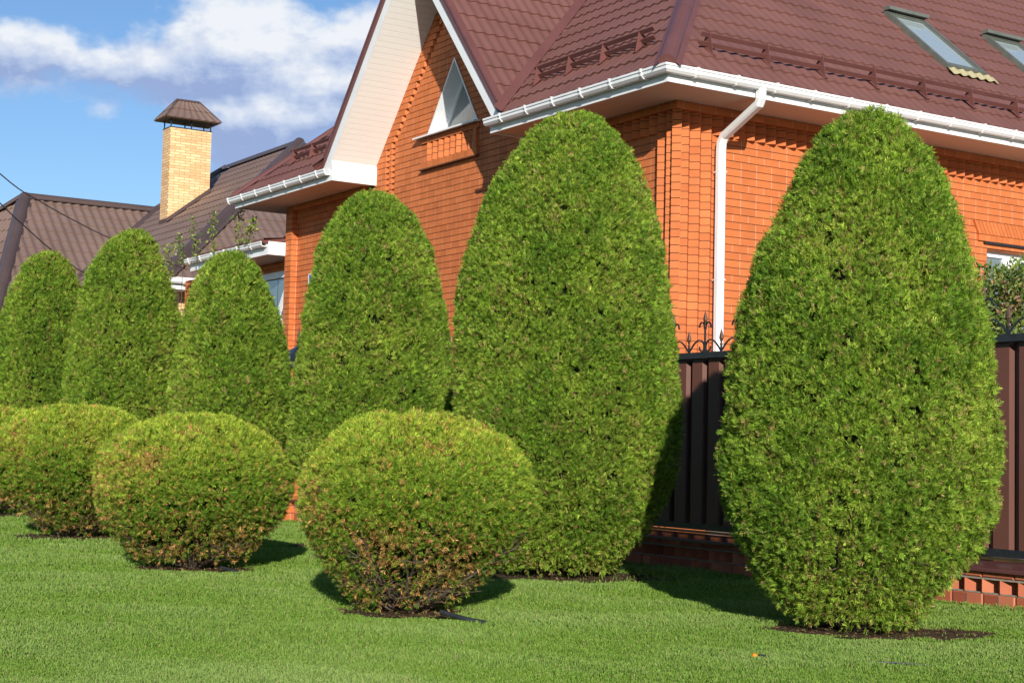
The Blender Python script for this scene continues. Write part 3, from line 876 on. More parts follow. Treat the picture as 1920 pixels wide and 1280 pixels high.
# sheet
for (ya, yb) in ((Y0, Y1), (3.2, 14.0)):
    mb = MB(); y = ya; P = .208; pts = []
    while y < yb - .01:
        pts += [(.030, y), (.030, y+.045), (-.012, y+.062), (-.012, y+.190)]
        y += P
    pts.append((.030, y))
    for i in range(len(pts)-1):
        (xa, a), (xb, b) = pts[i], pts[i+1]
        mb.face([(xa+.09,a,.335),(xb+.09,b,.335),(xb+.09,b,1.745),(xa+.09,a,1.745)])
    mb.build('sheet_panel', M['panel'], fence)
    mb = MB(); mb.box(.045,.075,ya,yb,.335,.385); mb.build('bottom_rail', M['black'], fence)
    mb = MB(); mb.box(.030,.075,ya,yb,1.738,1.788); mb.build('top_rail', M['black'], fence)
yy = Y0 + .7
while yy < Y1:
    mb = MB(); mb.box(.14,.20,yy,yy+.06,0.3,1.74); mb.build('post', M['black'], fence); yy += 2.5
# ornament
XR = .052; ZR = 1.788
def flatbar(mb, pts, w, t, thick_dir=(1,0,0)):
    """flat strip following pts in the yz plane, width w across x, thickness t"""
    n = len(pts)
    top, bot = [], []
    for i, (y, z) in enumerate(pts):
        a = pts[max(i-1,0)]; b = pts[min(i+1,n-1)]
        dy, dz = b[0]-a[0], b[1]-a[1]; l = math.hypot(dy, dz); ny, nz = -dz/l, dy/l
        top.append((y+ny*t/2, z+nz*t/2)); bot.append((y-ny*t/2, z-nz*t/2))
    for i in range(n-1):
        q = [top[i], top[i+1], bot[i+1], bot[i]]
        mb.prism([(XR-w/2, *k) for k in q], [(XR+w/2, *k) for k in q])
def arc_pts(s, scale=1):
    # from the foot of the short spear up and over to the tall one
    base = [(-.205,0),(-.175,.035),(-.140,.070),(-.105,.094),(-.075,.102),(-.045,.096),(-.022,.078),(-.010,.055)]
    return [(s*y, z) for y, z in base]
def make_scroll():
    m = MB()
    for s in (1, -1):
        flatbar(m, arc_pts(s), .012, .010)
        flatbar(m, [(s*y, z) for y, z in [(-.004,.030),(-.018,.012),(-.038,.006),(-.056,.012),(-.068,.030),(-.070,.048)]], .012, .010)
    m.box(XR-.009, XR+.009, -.014, .014, .002, .062)
    return m.build('scroll', M['black'], fence)
def make_spear(h0, h):
    m = MB()
    m.box(XR-.006, XR+.006, -.006, .006, 0, h0)
    if h0 > .1:
        m.box(XR-.010, XR+.010, -.010, .010, .190, .206)
        for s in (1, -1):
            flatbar(m, [(s*y, z) for y, z in [(-.002,.196),(-.012,.225),(-.030,.246),(-.050,.248),(-.066,.232),(-.074,.205)]], .012, .010)
    sp = m.build('spear', M['black'], fence)
    m = MB(); m.lathe([(.0,h0-.012),(.013,h0-.006),(.013,h0+.004),(.007,h0+.010),(.007,h0+.018),(.012,h0+.03),(.018,h0+.050),(.017,h0+.065),(.009,h0+.10),(.0,h0+h)], (XR,0,0), 8)
    m.build('spearhead', M['bronze'], sp)
    return sp
s0 = make_scroll(); t0 = make_spear(.215, .13); u0_ = make_spear(.058, .13)
yk = -5.045 + .08 - .41*9; first = True
k = 0
while yk < Y1 - .25:
    for proto, dy in ((s0, 0), (t0, 0), (u0_, .205)):
        o = proto if k == 0 else copy_tree(proto, fence)
        o.location = (0, yk + dy, ZR)
    yk += .41; k += 1

# brick gate pillar with a pyramid cap
pil = empty('gate_pillar', wor(XFn+.1, 2.97, 0), TH, 'brick gate pillar with black pyramid cap and spiked finial between cut trees', 'pillar')
mb = MB(); h = .19
for O, du, dw in (((-h,0,0),Y,nX),((0,-h,0),X,nY),((h,0,0),Y,X),((0,h,0),X,Y)):
    courses(mb, O, du, dw, 0, 1.89, lambda z: [(-h, h)])
mb.build('shaft', BR, pil)
mb = MB(); e = .26
q = [(-e,-e),(e,-e),(e,e),(-e,e)]
mb.prism([(*k,1.885) for k in q], [(*k,1.92) for k in q])
for i in range(4):
    a, b = q[i], q[(i+1)%4]
    mb.face([(*a,1.92),(*b,1.92),(b[0]*.5,b[1]*.5,2.08),(a[0]*.5,a[1]*.5,2.08)]); mb.face([(a[0]*.5,a[1]*.5,2.08),(b[0]*.5,b[1]*.5,2.08),(b[0]*.08,b[1]*.08,2.17),(a[0]*.08,a[1]*.08,2.17)])
cp = mb.build('cap', M['black'], pil)
mb = MB(); mb.lathe([(0,2.15),(.03,2.16),(.03,2.18),(.014,2.20),(.035,2.225),(.014,2.25),(.022,2.28),(.010,2.32),(0,2.42)], (0,0,0), 10); mb.build('finial', M['black'], cp)

# =================================================================== GROUND
def sheet(name, pts, z, mat, kind='structure'):
    m = MB(); m.face([(p[0],p[1],z) for p in pts]); return m.build(name, mat, kind=kind)
sheet('lawn', [(-400,-200),(400,-200),(400,600),(-400,600)], 0, M['lawn'])
yard = [wor(XFn+.25,-14), wor(30,-14), wor(30,40), wor(XFn+.25,40)]
sheet('yard_paving', yard, .004, M['paving'])

# =================================================================== FOLIAGE
def field(seed, waves, lam):
    r = np.random.default_rng(seed)
    K = r.normal(size=(waves,3)); K /= np.linalg.norm(K,axis=1)[:,None]; K *= 2*np.pi/(lam*r.uniform(.7,1.5,(waves,1)))
    ph = r.uniform(0,6.28,waves)
    return lambda P: np.sin(P@K.T + ph).sum(1)/math.sqrt(waves/2)
# frond outline: leaflets as rhombs (side, along)
def frond_template(k):
    """flat fan of slim scaly leaflets: (side, along)"""
    stems = [((0,0),(.02,1.0),.034)]
    if k >= 9: lv = ((.12,.30,.44),(.27,.36,.62),(.42,.33,.78),(.58,.24,.90),(.74,.14,1.0))
    elif k >= 7: lv = ((.16,.34,.52),(.36,.36,.74),(.58,.25,.93))
    elif k >= 5: lv = ((.22,.36,.62),(.50,.28,.90))
    else: lv = ((.30,.34,.75),)
    for i, (a, dx, b) in enumerate(lv):
        for s in (1,-1): stems.append(((0,a + .03*s),(s*dx*(1+.12*((i*7)%3-1)),b + .05*s),.046))
    out = []
    for (x0,y0),(x1,y1),w in stems:
        d = np.array([x1-x0,y1-y0]); l = np.linalg.norm(d); n_ = np.array([-d[1],d[0]])/l
        m_ = np.array([x0,y0]) + d*.6
        out.append([(x0,y0), tuple(m_-n_*w), (x1,y1), tuple(m_+n_*w)])
    return np.array(out)      # (q,4,2)
def unit(a): return a/np.maximum(np.linalg.norm(a,axis=1),1e-9)[:,None]
def quads_mesh(name, V, q, col, mat, parent, **tags):
    """V (n,q,4,3) ; col (n,3)"""
    n = V.shape[0]; nv = n*q*4
    me = bpy.data.meshes.new(name)
    me.vertices.add(nv); me.vertices.foreach_set('co', V.reshape(-1).astype(np.float32))
    me.loops.add(nv); me.loops.foreach_set('vertex_index', np.arange(nv,dtype=np.int32))
    me.polygons.add(n*q); me.polygons.foreach_set('loop_start', np.arange(0,nv,4,dtype=np.int32))
    me.update(calc_edges=True)
    at = me.attributes.new('tint','FLOAT_COLOR','POINT')
    cc = np.ones((n,q*4,4),np.float32)
    if q > 1:
        rq = np.random.default_rng(n).uniform(.50,1.50,(n,q,1)); c3 = col if col.ndim == 3 else np.repeat(col[:,None,:], q, axis=1)
        c3 = np.repeat(c3*rq, 4, axis=1)
    else: c3 = np.repeat(col[:,None,:], 4, axis=1)
    cc[:,:,:3] = np.clip(c3,0,1)
    at.data.foreach_set('color', cc.reshape(-1))
    me.materials.append(mat)
    o = bpy.data.objects.new(name, me); C.objects.link(o)
    if parent: o.parent = parent
    return tag(o, **tags)
def sprays(P, Ax, Wd, Ln, tmpl, droop=.18):
    """P base, Ax axis, Wd hint of plane normal"""
    lat = unit(np.cross(Ax, Wd)); nn = np.cross(lat, Ax)
    t = tmpl; q = t.shape[0]
    x = t[None,:,:,0,None]; y = t[None,:,:,1,None]
    L_ = Ln[:,None,None,None]
    if q > 1:
        rg = np.random.default_rng(P.shape[0])
        jt = rg.normal(0, .05, (P.shape[0], q, 3)); jt[:,0] *= .4
        J = np.zeros((P.shape[0], q, 4, 3)); J[:,:,2] = jt; J[:,:,1] = jt*.6; J[:,:,3] = jt*.6
        # each leaflet is also turned a little about its own length
        tw = rg.normal(0, .02, (P.shape[0], q, 1)); J[:,:,1] += nn[:,None,:]*tw; J[:,:,3] -= nn[:,None,:]*tw
        P = P[:,None,None,:] + L_*J
    else: P = P[:,None,None,:]
    V = P + L_*(lat[:,None,None,:]*x + Ax[:,None,None,:]*y - nn[:,None,None,:]*droop*(y*y + 1.2*x*x))
    return V

def profile_fns(rows, base):
    rows = sorted(rows); z = np.array([r[0] for r in rows]); xc = np.array([r[1] for r in rows]); rr = np.array([r[2] for r in rows])
    rr = rr + (.010 if z[-1] < 1.3 or xc[-1] > -.2 else 0); rr = rr + np.where((z > 1.7) & (xc < -.2) & (z[-1] > 1.5), -.030, 0); zt = z[-1] + .015; z = np.append(z, zt); xc = np.append(xc, xc[-1]); rr = np.append(rr, 0.0)
    zs = np.linspace(max(z[0], 0.02), zt, 160)
    R = np.interp(zs, z, rr); X_ = np.interp(zs, z, xc)
    k = np.array([1,2,3,2,1.])/9
    Rm = R.copy(); Rm[2:-2] = np.convolve(R, k, 'same')[2:-2]
    return zs, X_, Rm

def tree(name, rows, depth, label, cat, group, density, Ls, tq, palette, seed, ball=False, inset=.055):
    zs, Xc, R = profile_fns(rows, 0)
    x0 = float(Xc[0]); loc = (x0, depth, 0)
    root = empty(name, loc, 0, label, cat, group)
    rng = np.random.default_rng(seed)
    dz = np.gradient(zs); dR = np.gradient(R, zs)
    area = 2*np.pi*np.maximum(R,.01)*np.sqrt(1+np.clip(dR,-8,8)**2)*dz
    tot = area.sum(); n = int(tot*density)
    zc = np.cumsum(area)/tot
    zi = np.interp(rng.uniform(0,1,n), zc, zs)
    th = rng.uniform(0, 2*np.pi, n)
    keep = (np.sin(th) < .25) | (rng.uniform(0,1,n) < .55)
    zi, th = zi[keep], th[keep]; n = len(zi)
    r = np.interp(zi, zs, R); xc = np.interp(zi, zs, Xc) - x0; sl = np.clip(np.interp(zi, zs, dR), -8, 8)
    H = zs[-1]
    dirh = np.stack([np.cos(th), np.sin(th), np.zeros(n)], 1)
    nrm = unit(np.stack([np.cos(th), np.sin(th), -sl], 1))
    P = np.stack([xc, np.zeros(n), zi], 1) + dirh*r[:,None]
    f1 = field(seed+1, 14, .42)(P); f2 = field(seed+2, 16, .13)(P); f3 = field(seed+3, 10, .9)(P)
    hz = zi/H
    L_ = Ls*rng.uniform(.65,1.25,n)
    low = np.clip((.50-hz)/.36, 0, 1) if ball else np.clip((.30-hz)/.30, 0, 1)
    ins = inset*.30 + .009*f1 + .010*f3 + .016*f2 + np.abs(rng.normal(0,1,n))*(inset*1.25 + .06*low)
    ins = np.maximum(ins, .004)
    P = P - nrm*(ins + L_*.45)[:,None]
    # thin out where clumps open up, and towards the foot
    dens = .74 + .31*f2 - .10*np.clip(f3,0,1) - .05*np.maximum(f1,0) - (.33+.22*np.clip(f3,0,1) if ball else .18)*low
    kp = rng.uniform(0,1,n) < np.clip(dens,.12,1)
    P, nrm, L_, th, zi, hz, f1, f2, f3, ins, low, dirh = [a[kp] for a in (P,nrm,L_,th,zi,hz,f1,f2,f3,ins,low,dirh)]
    n = len(zi)
    up = np.array([0,0,1.])
    Ax = unit(nrm*.62 + up*(.60 - .35*low)[:,None] + rng.normal(0,.45,(n,3)))
    Wd = nrm*.55 + rng.normal(0,.70,(n,3))
    t = frond_template(tq)
    V = sprays(P, Ax, Wd, L_, t)
    V[...,2] = np.maximum(V[...,2], .006)
    global VF
    Pv = P.copy(); Pv[:,2] *= .35; VF = field(seed+9, 14, .16)(Pv)
    col, pd = palette(n, hz, f1, f2, f3, ins, low, rng)
    col = np.repeat(col[:,None,:], t.shape[0], axis=1)
    dead = (rng.uniform(0,1,(n,1)) < (pd*.55)[:,None]) | (rng.uniform(0,1,(n,t.shape[0])) < (pd*.45)[:,None])
    kk = rng.uniform(0,1,(n,t.shape[0],1))
    col = np.where(dead[:,:,None], (ORG if ball else BRN)*kk**.6 + (BRN if ball else TANC)*(1-kk**.6), col)
    quads_mesh('crown' if not ball else 'foliage', V, t.shape[0], col, M['leaf'], root)
    # solid dark core standing for inner foliage, added to block light
    m = MB(); nt_, nz_ = 40, 46
    zz = np.linspace(zs[0] + (.16 if ball else .06), H - .11, nz_)
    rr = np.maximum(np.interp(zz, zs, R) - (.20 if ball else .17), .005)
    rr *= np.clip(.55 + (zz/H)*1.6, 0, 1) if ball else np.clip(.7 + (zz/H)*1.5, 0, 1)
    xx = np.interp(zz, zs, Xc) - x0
    G = []
    fn = field(seed+5, 12, .25)
    for i in range(nz_):
        ring = np.array([[xx[i]+rr[i]*math.cos(a), rr[i]*math.sin(a), zz[i]] for a in np.linspace(0,2*math.pi,nt_,endpoint=False)])
        dd = fn(ring)*.018
        ring[:,0] += dd*np.cos(np.linspace(0,2*math.pi,nt_,endpoint=False)); ring[:,1] += dd*np.sin(np.linspace(0,2*math.pi,nt_,endpoint=False))
        G.append(ring)
    for i in range(nz_-1):
        for k in range(nt_):
            j = (k+1) % nt_
            m.face([G[i][k],G[i][j],G[i+1][j],G[i+1][k]], 0, None, True)
    m.face(G[0][::-1]); m.face(G[-1])
    m.build('inner_shade_core', M['core'], root)
    # trunk and limbs
    m = MB()
    m.tube([(0,0,-.02),(.01,0,.25*H),(.02,0,.8*H)], [.06 if not ball else .04,.045,.01], 8)
    m.build('trunk', M['bark'], root)
    m = MB()
    nb_ = 70 if ball else 34
    for k in range(nb_):
        a = rng.uniform(0,2*math.pi); zt_ = rng.uniform(.12,.62 if ball else .35)*H
        rt = float(np.interp(zt_, zs, R))*rng.uniform(.82,.99)
        xk = float(np.interp(zt_, zs, Xc)) - x0
        b0 = np.array([.05*math.cos(a), .05*math.sin(a), .01]); b3 = np.array([xk+rt*math.cos(a), rt*math.sin(a), zt_])
        mid = b0*.5 + b3*.5 + np.array([rng.normal(0,.03), rng.normal(0,.03), -.10*zt_ - .02*ball])
        mid[2] = max(mid[2], .03)
        pts = [b0*(1-s)**2 + 2*mid*s*(1-s) + b3*s*s for s in np.linspace(0,1,6)]
        pts = [p_ + rng.normal(0,.008,3) for p_ in pts]
        w0_ = rng.uniform(.006,.012)
        m.tube(pts, [w0_,w0_*.9,w0_*.75,w0_*.6,w0_*.45,w0_*.25], 5, caps=False)
        for _ in range(3 if ball else 1):
            s_ = rng.integers(2,5); p1 = pts[s_]; d_ = unit(np.array([[math.cos(a)+rng.normal(0,.7), math.sin(a)+rng.normal(0,.7), rng.uniform(-.2,.8)]]))[0]
            ln = rng.uniform(.06,.16)
            m.tube([p1, p1+d_*ln*.5+rng.normal(0,.006,3), p1+d_*ln], [w0_*.4,w0_*.3,w0_*.15], 4, caps=False)
    m.build('branches', M['bark'], root)
    return root

G1, G2, G3 = np.array([.066,.154,.013]), np.array([.225,.368,.030]), np.array([.50,.56,.088])
BRN, TANC = np.array([.22,.140,.045]), np.array([.47,.38,.14])
def pal_tree(n, hz, f1, f2, f3, ins, low, rng):
    t = np.clip(.47 + .24*rng.normal(size=n) + .06*f3 + .07*f1, 0, 1)[:,None]
    c = G1*(1-t) + G2*t
    fv = VF
    y = np.clip(rng.normal(.10,.20,n) + .05*f3 + .04*f1, 0, .8)[:,None]
    c = c*(1-y) + G3*y
    return c*rng.uniform(.65,1.25,(n,1)), .045 + .06*np.clip(f3,0,1) + .07*low + .22*np.clip(fv-1.1,0,1)
Y1c, Y2c = np.array([.46,.50,.058]), np.array([.17,.30,.025])
ORG = np.array([.60,.31,.11])
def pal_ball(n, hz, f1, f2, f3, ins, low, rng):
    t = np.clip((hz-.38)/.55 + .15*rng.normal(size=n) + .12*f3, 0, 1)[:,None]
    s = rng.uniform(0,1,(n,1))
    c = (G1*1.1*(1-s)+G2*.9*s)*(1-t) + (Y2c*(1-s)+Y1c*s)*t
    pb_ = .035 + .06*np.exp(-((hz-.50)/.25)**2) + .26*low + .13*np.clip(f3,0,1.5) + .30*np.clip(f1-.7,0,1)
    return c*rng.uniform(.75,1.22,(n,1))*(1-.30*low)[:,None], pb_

PR = {
'T1':(8.7,[(2.945,2.007,0.045),(2.93,2.007,0.106),(2.908,2.008,0.147),(2.884,2.012,0.174),(2.822,1.999,0.236),(2.761,1.99,0.287),(2.636,1.997,0.369),(2.51,1.991,0.424),(2.389,1.99,0.483),(2.264,1.978,0.535),(2.142,1.968,0.578),(2.018,1.965,0.618),(1.894,1.969,0.654),(1.773,1.958,0.689),(1.65,1.959,0.712),(1.43,1.946,0.744),(1.131,1.948,0.772),(0.893,1.952,0.775),(0.655,1.957,0.738),(0.448,1.953,0.66),(0.242,1.934,0.537),(0.065,1.93,0.388),(-0.023,1.933,0.266)]),
'T2':(11.95,[(3.603,0.485,0.062),(3.581,0.46,0.137),(3.551,0.44,0.2),(3.488,0.437,0.278),(3.404,0.437,0.359),(3.303,0.435,0.446),(3.198,0.431,0.51),(3.097,0.427,0.566),(2.892,0.417,0.65),(2.683,0.405,0.716),(2.478,0.399,0.767),(2.275,0.391,0.807),(2.071,0.389,0.833),(1.795,0.399,0.856),(1.465,0.415,0.879),(1.137,0.43,0.89),(0.81,0.433,0.868),(0.565,0.428,0.807),(0.321,0.395,0.672),(0.118,0.365,0.535),(-0.024,0.35,0.38)]),
'T3':(14.85,[(3.422,-1.358,0.077),(3.396,-1.347,0.17),(3.334,-1.346,0.273),(3.251,-1.346,0.352),(3.178,-1.343,0.414),(3.017,-1.344,0.511),(2.842,-1.339,0.593),(2.671,-1.333,0.639),(2.496,-1.328,0.679),(2.151,-1.325,0.737),(1.807,-1.325,0.777),(1.465,-1.328,0.804),(1.133,-1.328,0.813),(0.879,-1.333,0.789),(0.574,-1.334,0.716),(0.271,-1.33,0.558),(0.01,-1.325,0.431)]),
'T4':(17.75,[(3.155,-3.241,0.098),(3.13,-3.255,0.175),(3.08,-3.269,0.251),(2.963,-3.268,0.365),(2.754,-3.254,0.475),(2.551,-3.24,0.554),(2.342,-3.227,0.615),(1.932,-3.2,0.687),(1.523,-3.194,0.732),(1.114,-3.194,0.709),(0.823,-3.193,0.638),(0.52,-3.191,0.507),(0.01,-3.173,0.352)]),
'T5':(20.65,[(3.775,-5.113,0.118),(3.746,-5.116,0.193),(3.688,-5.113,0.271),(3.544,-5.129,0.4),(3.35,-5.139,0.51),(3.113,-5.144,0.609),(2.776,-5.137,0.708),(2.298,-5.128,0.782),(1.821,-5.119,0.834),(1.331,-5.106,0.854),(0.907,-5.086,0.8),(0.554,-5.085,0.636),(0.01,-5.059,0.406)]),
'T6':(23.5,[(3.82,-7.061,0.122),(3.787,-7.076,0.211),(3.705,-7.089,0.3),(3.542,-7.098,0.422),(3.264,-7.106,0.547),(2.995,-7.106,0.632),(2.718,-7.102,0.696),(2.175,-7.086,0.752),(1.593,-7.076,0.783),(1.109,-7.062,0.741),(0.707,-7.044,0.604),(0.01,-7.032,0.322)]),
'B1':(9.1,[(1.18,-.522,.094),(1.164,-.529,.258),(1.108,-.532,.393),(1.014,-.528,.535),(.89,-.532,.642),(.766,-.529,.698),(.626,-.525,.709),(.502,-.526,.676),(.378,-.54,.606),(.254,-.561,.5),(.131,-.57,.388),(.02,-.579,.276)]),
'B2':(11.8,[(1.166,-2.326,.111),(1.15,-2.339,.247),(1.089,-2.357,.429),(.987,-2.376,.593),(.866,-2.381,.703),(.725,-2.384,.759),(.564,-2.39,.755),(.403,-2.398,.695),(.262,-2.397,.598),(.122,-2.385,.483),(.015,-2.369,.366)]),
'B3':(15.25,[(1.299,-4.227,.157),(1.278,-4.252,.314),(1.199,-4.249,.523),(1.068,-4.251,.688),(.886,-4.246,.81),(.703,-4.238,.851),(.521,-4.235,.814),(.34,-4.22,.685),(.159,-4.204,.495),(.02,-4.199,.33)]),
'B4':(19.1,[(1.331,-6.365,0.156),(1.306,-6.38,0.295),(1.216,-6.386,0.504),(1.039,-6.384,0.672),(0.817,-6.38,0.752),(0.596,-6.369,0.739),(0.374,-6.359,0.615),(0.185,-6.353,0.456),(0.019,-6.352,0.294)]),
}
gT, gB = 'tall egg shaped conifers in a row along the fence', 'clipped round conifers on the lawn'
TREES = [
 ('T1','rightmost and nearest tall egg shaped conifer, leafy to the soil, in front of brown fence',21000,.045,7),
 ('T2','broad tall conifer below the roof corner, left of the bare fence stretch',16000,.049,7),
 ('T3','tall conifer below the triangular window, behind the nearest round bush',11000,.057,7),
 ('T4','short tall-cut conifer beside the wing window, third from the left',8000,.064,7),
 ('T5','tall conifer below the yellow chimney, second from the left',6600,.068,7),
 ('T6','leftmost and farthest tall conifer, below the plain brown roof',5400,.074,7)]
for i, (k, lab, dn, ls, tq) in enumerate(TREES):
    tree('conifer_tree', PR[k][1], PR[k][0], lab, 'tree', gT, dn, ls, tq, pal_tree, 100+i*17)
BALLS = [
 ('B1','nearest round bush, bright top and brown twigs at the foot, rightmost of the round bushes',21000,.042,7),
 ('B2','round bush second from the right, with a large bare twiggy patch near the ground',15000,.048,7),
 ('B3','wide round bush behind the twiggy one, second from the left',9800,.056,7),
 ('B4','leftmost round bush, mostly cut off by the photo edge',6600,.064,7)]
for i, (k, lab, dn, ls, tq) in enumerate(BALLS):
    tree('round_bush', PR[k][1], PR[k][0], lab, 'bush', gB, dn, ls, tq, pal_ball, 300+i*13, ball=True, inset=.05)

# soil rings
SOIL = []
for i, (cx_, cy_, rx, ry) in enumerate([(2.07,8.62,.64,.36),(.42,11.85,.80,.55),(-.57,9.04,.40,.30),(-2.37,11.75,.46,.36),(-4.2,15.1,.6,.5),(-6.2,19.0,.6,.5),(-1.33,14.7,.7,.6),(-3.17,17.7,.6,.5),(-5.1,20.6,.6,.5),(-7.0,23.4,.6,.5)]):
    SOIL.append((cx_,cy_,rx,ry))
    m = MB(); pts = []
    for k in range(48):
        a = 2*math.pi*k/48; q = 1 + .06*math.sin(3*a+i) + .05*math.sin(7*a+2*i) + random.uniform(-.02,.02)
        pts.append((cx_+rx*q*math.cos(a), cy_+ry*q*math.sin(a), .006))
    m.face(pts); m.build('soil_patch', M['soil'], kind='structure')

# broadleaf shrub behind the fence
def shrub(center, rad, n, leaf, cols, label, seed, name='garden_shrub'):
    root = empty(name, (center[0],center[1],0), 0, label, 'shrub')
    rng = np.random.default_rng(seed)
    d = unit(rng.normal(size=(n,3))); rr = rng.uniform(.30,1,n)**.4
    lobes = 1 + .16*field(seed, 10, .8)(d)
    P = d*(rr*lobes)[:,None]*np.array(rad) + np.array([0,0,center[2]])
    Ax = unit(d*.6 + rng.normal(0,.6,(n,3)) + np.array([0,0,-.1])); Wd = rng.normal(size=(n,3)) + d*.5
    lf = np.array([[(0,0),(.22,.42),(0,1),(-.22,.42)]])
    V = sprays(P, Ax, Wd, leaf*rng.uniform(.6,1.2,n), lf, .25)
    cc = np.array(cols); k = rng.integers(0,len(cc)-1,n); f = field(seed+3, 8, .5)(P)
    k = np.where((f>.9)&(rng.uniform(0,1,n)<.35), len(cc)-1, k)
    quads_mesh('foliage', V, 1, cc[k]*rng.uniform(.7,1.2,(n,1)), M['broad'], root)
    m = MB()
    for j in range(26):
        e = unit(rng.normal(size=(1,3)))[0]*np.array(rad)*.85; e[2] = e[2] + center[2]
        mid = e*.5; mid[2] = e[2]*.6
        m.tube([(rng.normal(0,.06),rng.normal(0,.06),0), mid, e], [.014,.01,.003], 5, caps=False)
    m.build('stems', M['bark'], root)
    return root
shrub((4.95,14.6,2.05), (.84,.6,.86), 26000, .060, [(.14,.23,.04),(.21,.28,.06),(.09,.15,.03),(.28,.30,.09),(.34,.20,.10)], 'loose leafy shrub with rust tinged leaves behind the fence, under the brick lintel', 51)
shrub((5.3,13.4,1.35), (.9,.45,.60), 16000, .05, [(.24,.36,.04),(.30,.42,.05),(.16,.27,.03)], 'low bright green shrub just behind the black fence scrollwork', 52)

# thin shoots climbing over the wing gutter
def shoot(pts, seed, n=150, spread=.10):
    rng = np.random.default_rng(seed)
    pts = [np.array(p,float) for p in pts]
    m = MB(); m.tube(pts, .006, 5, caps=False)
    return m, pts
vine = empty('climbing_shoots', wor(-.75,12.5,0), TH, 'thin green climbing shoots rising above the gutter of the low wing', 'climber')
def vloc(x,y,z): return np.array([x+.75, y-12.5, z])
rng = np.random.default_rng(5)
SH = [[(-.65,14.95,4.55),(-.7,15.1,4.8),(-.72,15.0,5.05)],[(-.65,14.2,4.6),(-.68,14.3,4.95),(-.66,14.5,5.35)],[(-.62,13.4,4.6),(-.65,13.5,5.0),(-.62,13.5,5.38)],[(-.6,12.2,4.62),(-.62,12.25,4.95),(-.6,12.3,5.22)],[(-.6,11.75,4.65),(-.62,11.7,4.9),(-.6,11.6,5.02)],[(-.66,15.6,4.3),(-.7,15.5,4.6),(-.72,15.7,4.9)]]
AV = []; 
m = MB()
for s in SH:
    pts = [vloc(*p) for p in s]; pts = [pts[0]*(1-t)**2+2*pts[1]*t*(1-t)+pts[2]*t*t for t in np.linspace(0,1,8)]
    root_pt = pts[0].copy(); root_pt[2] = 0.0
    m.tube([root_pt]+pts, [.012]+[.006]*7+[.003], 5, caps=False)
    for p in pts:
        for _ in range(16): AV.append(p + rng.normal(0,.055,3))
m.build('stem', M['bark'], vine)
P = np.array(AV); n = len(P)
Ax = unit(rng.normal(size=(n,3))); Wd = rng.normal(size=(n,3))
lf = np.array([[(0,0),(.38,.45),(0,1),(-.38,.45)]])
V = sprays(P, Ax, Wd, 0.062*rng.uniform(.6,1.2,n), lf, .2)
cc = np.array([(.16,.25,.03),(.24,.30,.05),(.08,.13,.03),(.20,.17,.06)])[rng.integers(0,4,n)]
quads_mesh('leaves', V, 1, cc, M['broad'], vine)

# =================================================================== GRASS
def grass():
    rng = np.random.default_rng(3)
    n = 1250000
    # sample camera depth y with more blades close by
    y0, y1 = 5.4, 27.0
    u = rng.uniform(0,1,n); y = 1/(1/y0 - u*(1/y0-1/y1))**1.0
    half = .345*y + 1.4
    x = rng.uniform(-1,1,n)*half
    P = np.stack([x,y,np.zeros(n)],1)
    lx = (P-W0)@B_
    ok = lx < XFn - .03
    for (a,b,rx,ry) in SOIL:
        d = ((x-a)/rx)**2 + ((y-b)/ry)**2
        ok &= (d > 1 + .22*field(77,8,.16)(P)) | (rng.uniform(0,1,n) < .03)
    P = P[ok]; n = len(P); y = P[:,1]
    f = field(9,12,.9)(P); g_ = field(10,12,.25)(P)
    h = (.018 + .005*f.clip(-1,1) + .004*g_.clip(-1,1))*rng.uniform(.6,1.4,n)
    h += (((P-W0)@B_) > XFn-.10)*.012
    w = .0019*np.maximum(1, y/7.5)*rng.uniform(.7,1.3,n)
    a = rng.uniform(0,2*np.pi,n); lean = rng.uniform(.1,.8,n); la = rng.uniform(0,2*np.pi,n)
    s = np.stack([np.cos(a),np.sin(a),np.zeros(n)],1)*w[:,None]
    t = np.stack([np.cos(la)*lean,np.sin(la)*lean,np.ones(n)],1)*h[:,None]
    mid = t*.55 - np.stack([np.cos(la),np.sin(la),np.zeros(n)],1)*(lean*h*.12)[:,None]
    V = np.stack([P-s, P+s, P+mid+s*.8, P+t], 1)[:,None]
    V2 = V.copy(); V2[:,0,3] = P+mid-s*.8+t*.45; V2[:,0,2] = P+mid+s*.8+t*.45
    k = rng.uniform(0,1,(n,1)); base = np.array([.094,.192,.022])*(1-k) + np.array([.240,.370,.060])*k
    yv = np.clip(.30+.26*f+.16*field(21,8,2.6)(P)+rng.normal(0,.18,n),0,1)[:,None]
    base = base*(1-yv*.5) + np.array([.32,.42,.14])*yv*.5
    dry = rng.uniform(0,1,(n,1)) < .035; base = np.where(dry, np.array([.38,.33,.16]), base)
    quads_mesh('grass', V2, 1, base, M['grass'], None, kind='stuff', label='short mown green grass of the lawn')
grass()

def litter():
    rng = np.random.default_rng(8); P = []
    for (a,b,rx,ry) in SOIL:
        m_ = int(420*max(.25, 9/b)); t = rng.uniform(0,6.283,m_); r = rng.uniform(0,1.12,m_)**.6
        P.append(np.stack([a+rx*r*np.cos(t), b+ry*r*np.sin(t), rng.uniform(.008,.022,m_)],1))
    P = np.concatenate(P); n = len(P)
    Ax = unit(rng.normal(size=(n,3))*np.array([1,1,.25])); Wd = np.array([0,0,1.]) + rng.normal(0,.4,(n,3))
    V = sprays(P, Ax, Wd, rng.uniform(.015,.045,n), np.array([[(0,0),(.16,.5),(0,1),(-.16,.5)]]), .1)
    k = rng.uniform(0,1,(n,1)); V[...,2] = np.maximum(V[...,2], .008)
    quads_mesh('leaf_litter', V, 1, np.array([.13,.07,.035])*(1-k)+np.array([.36,.24,.12])*k, M['broad'], None, kind='stuff', label='dry brown litter lying on the soil under the bushes and trees')
litter()

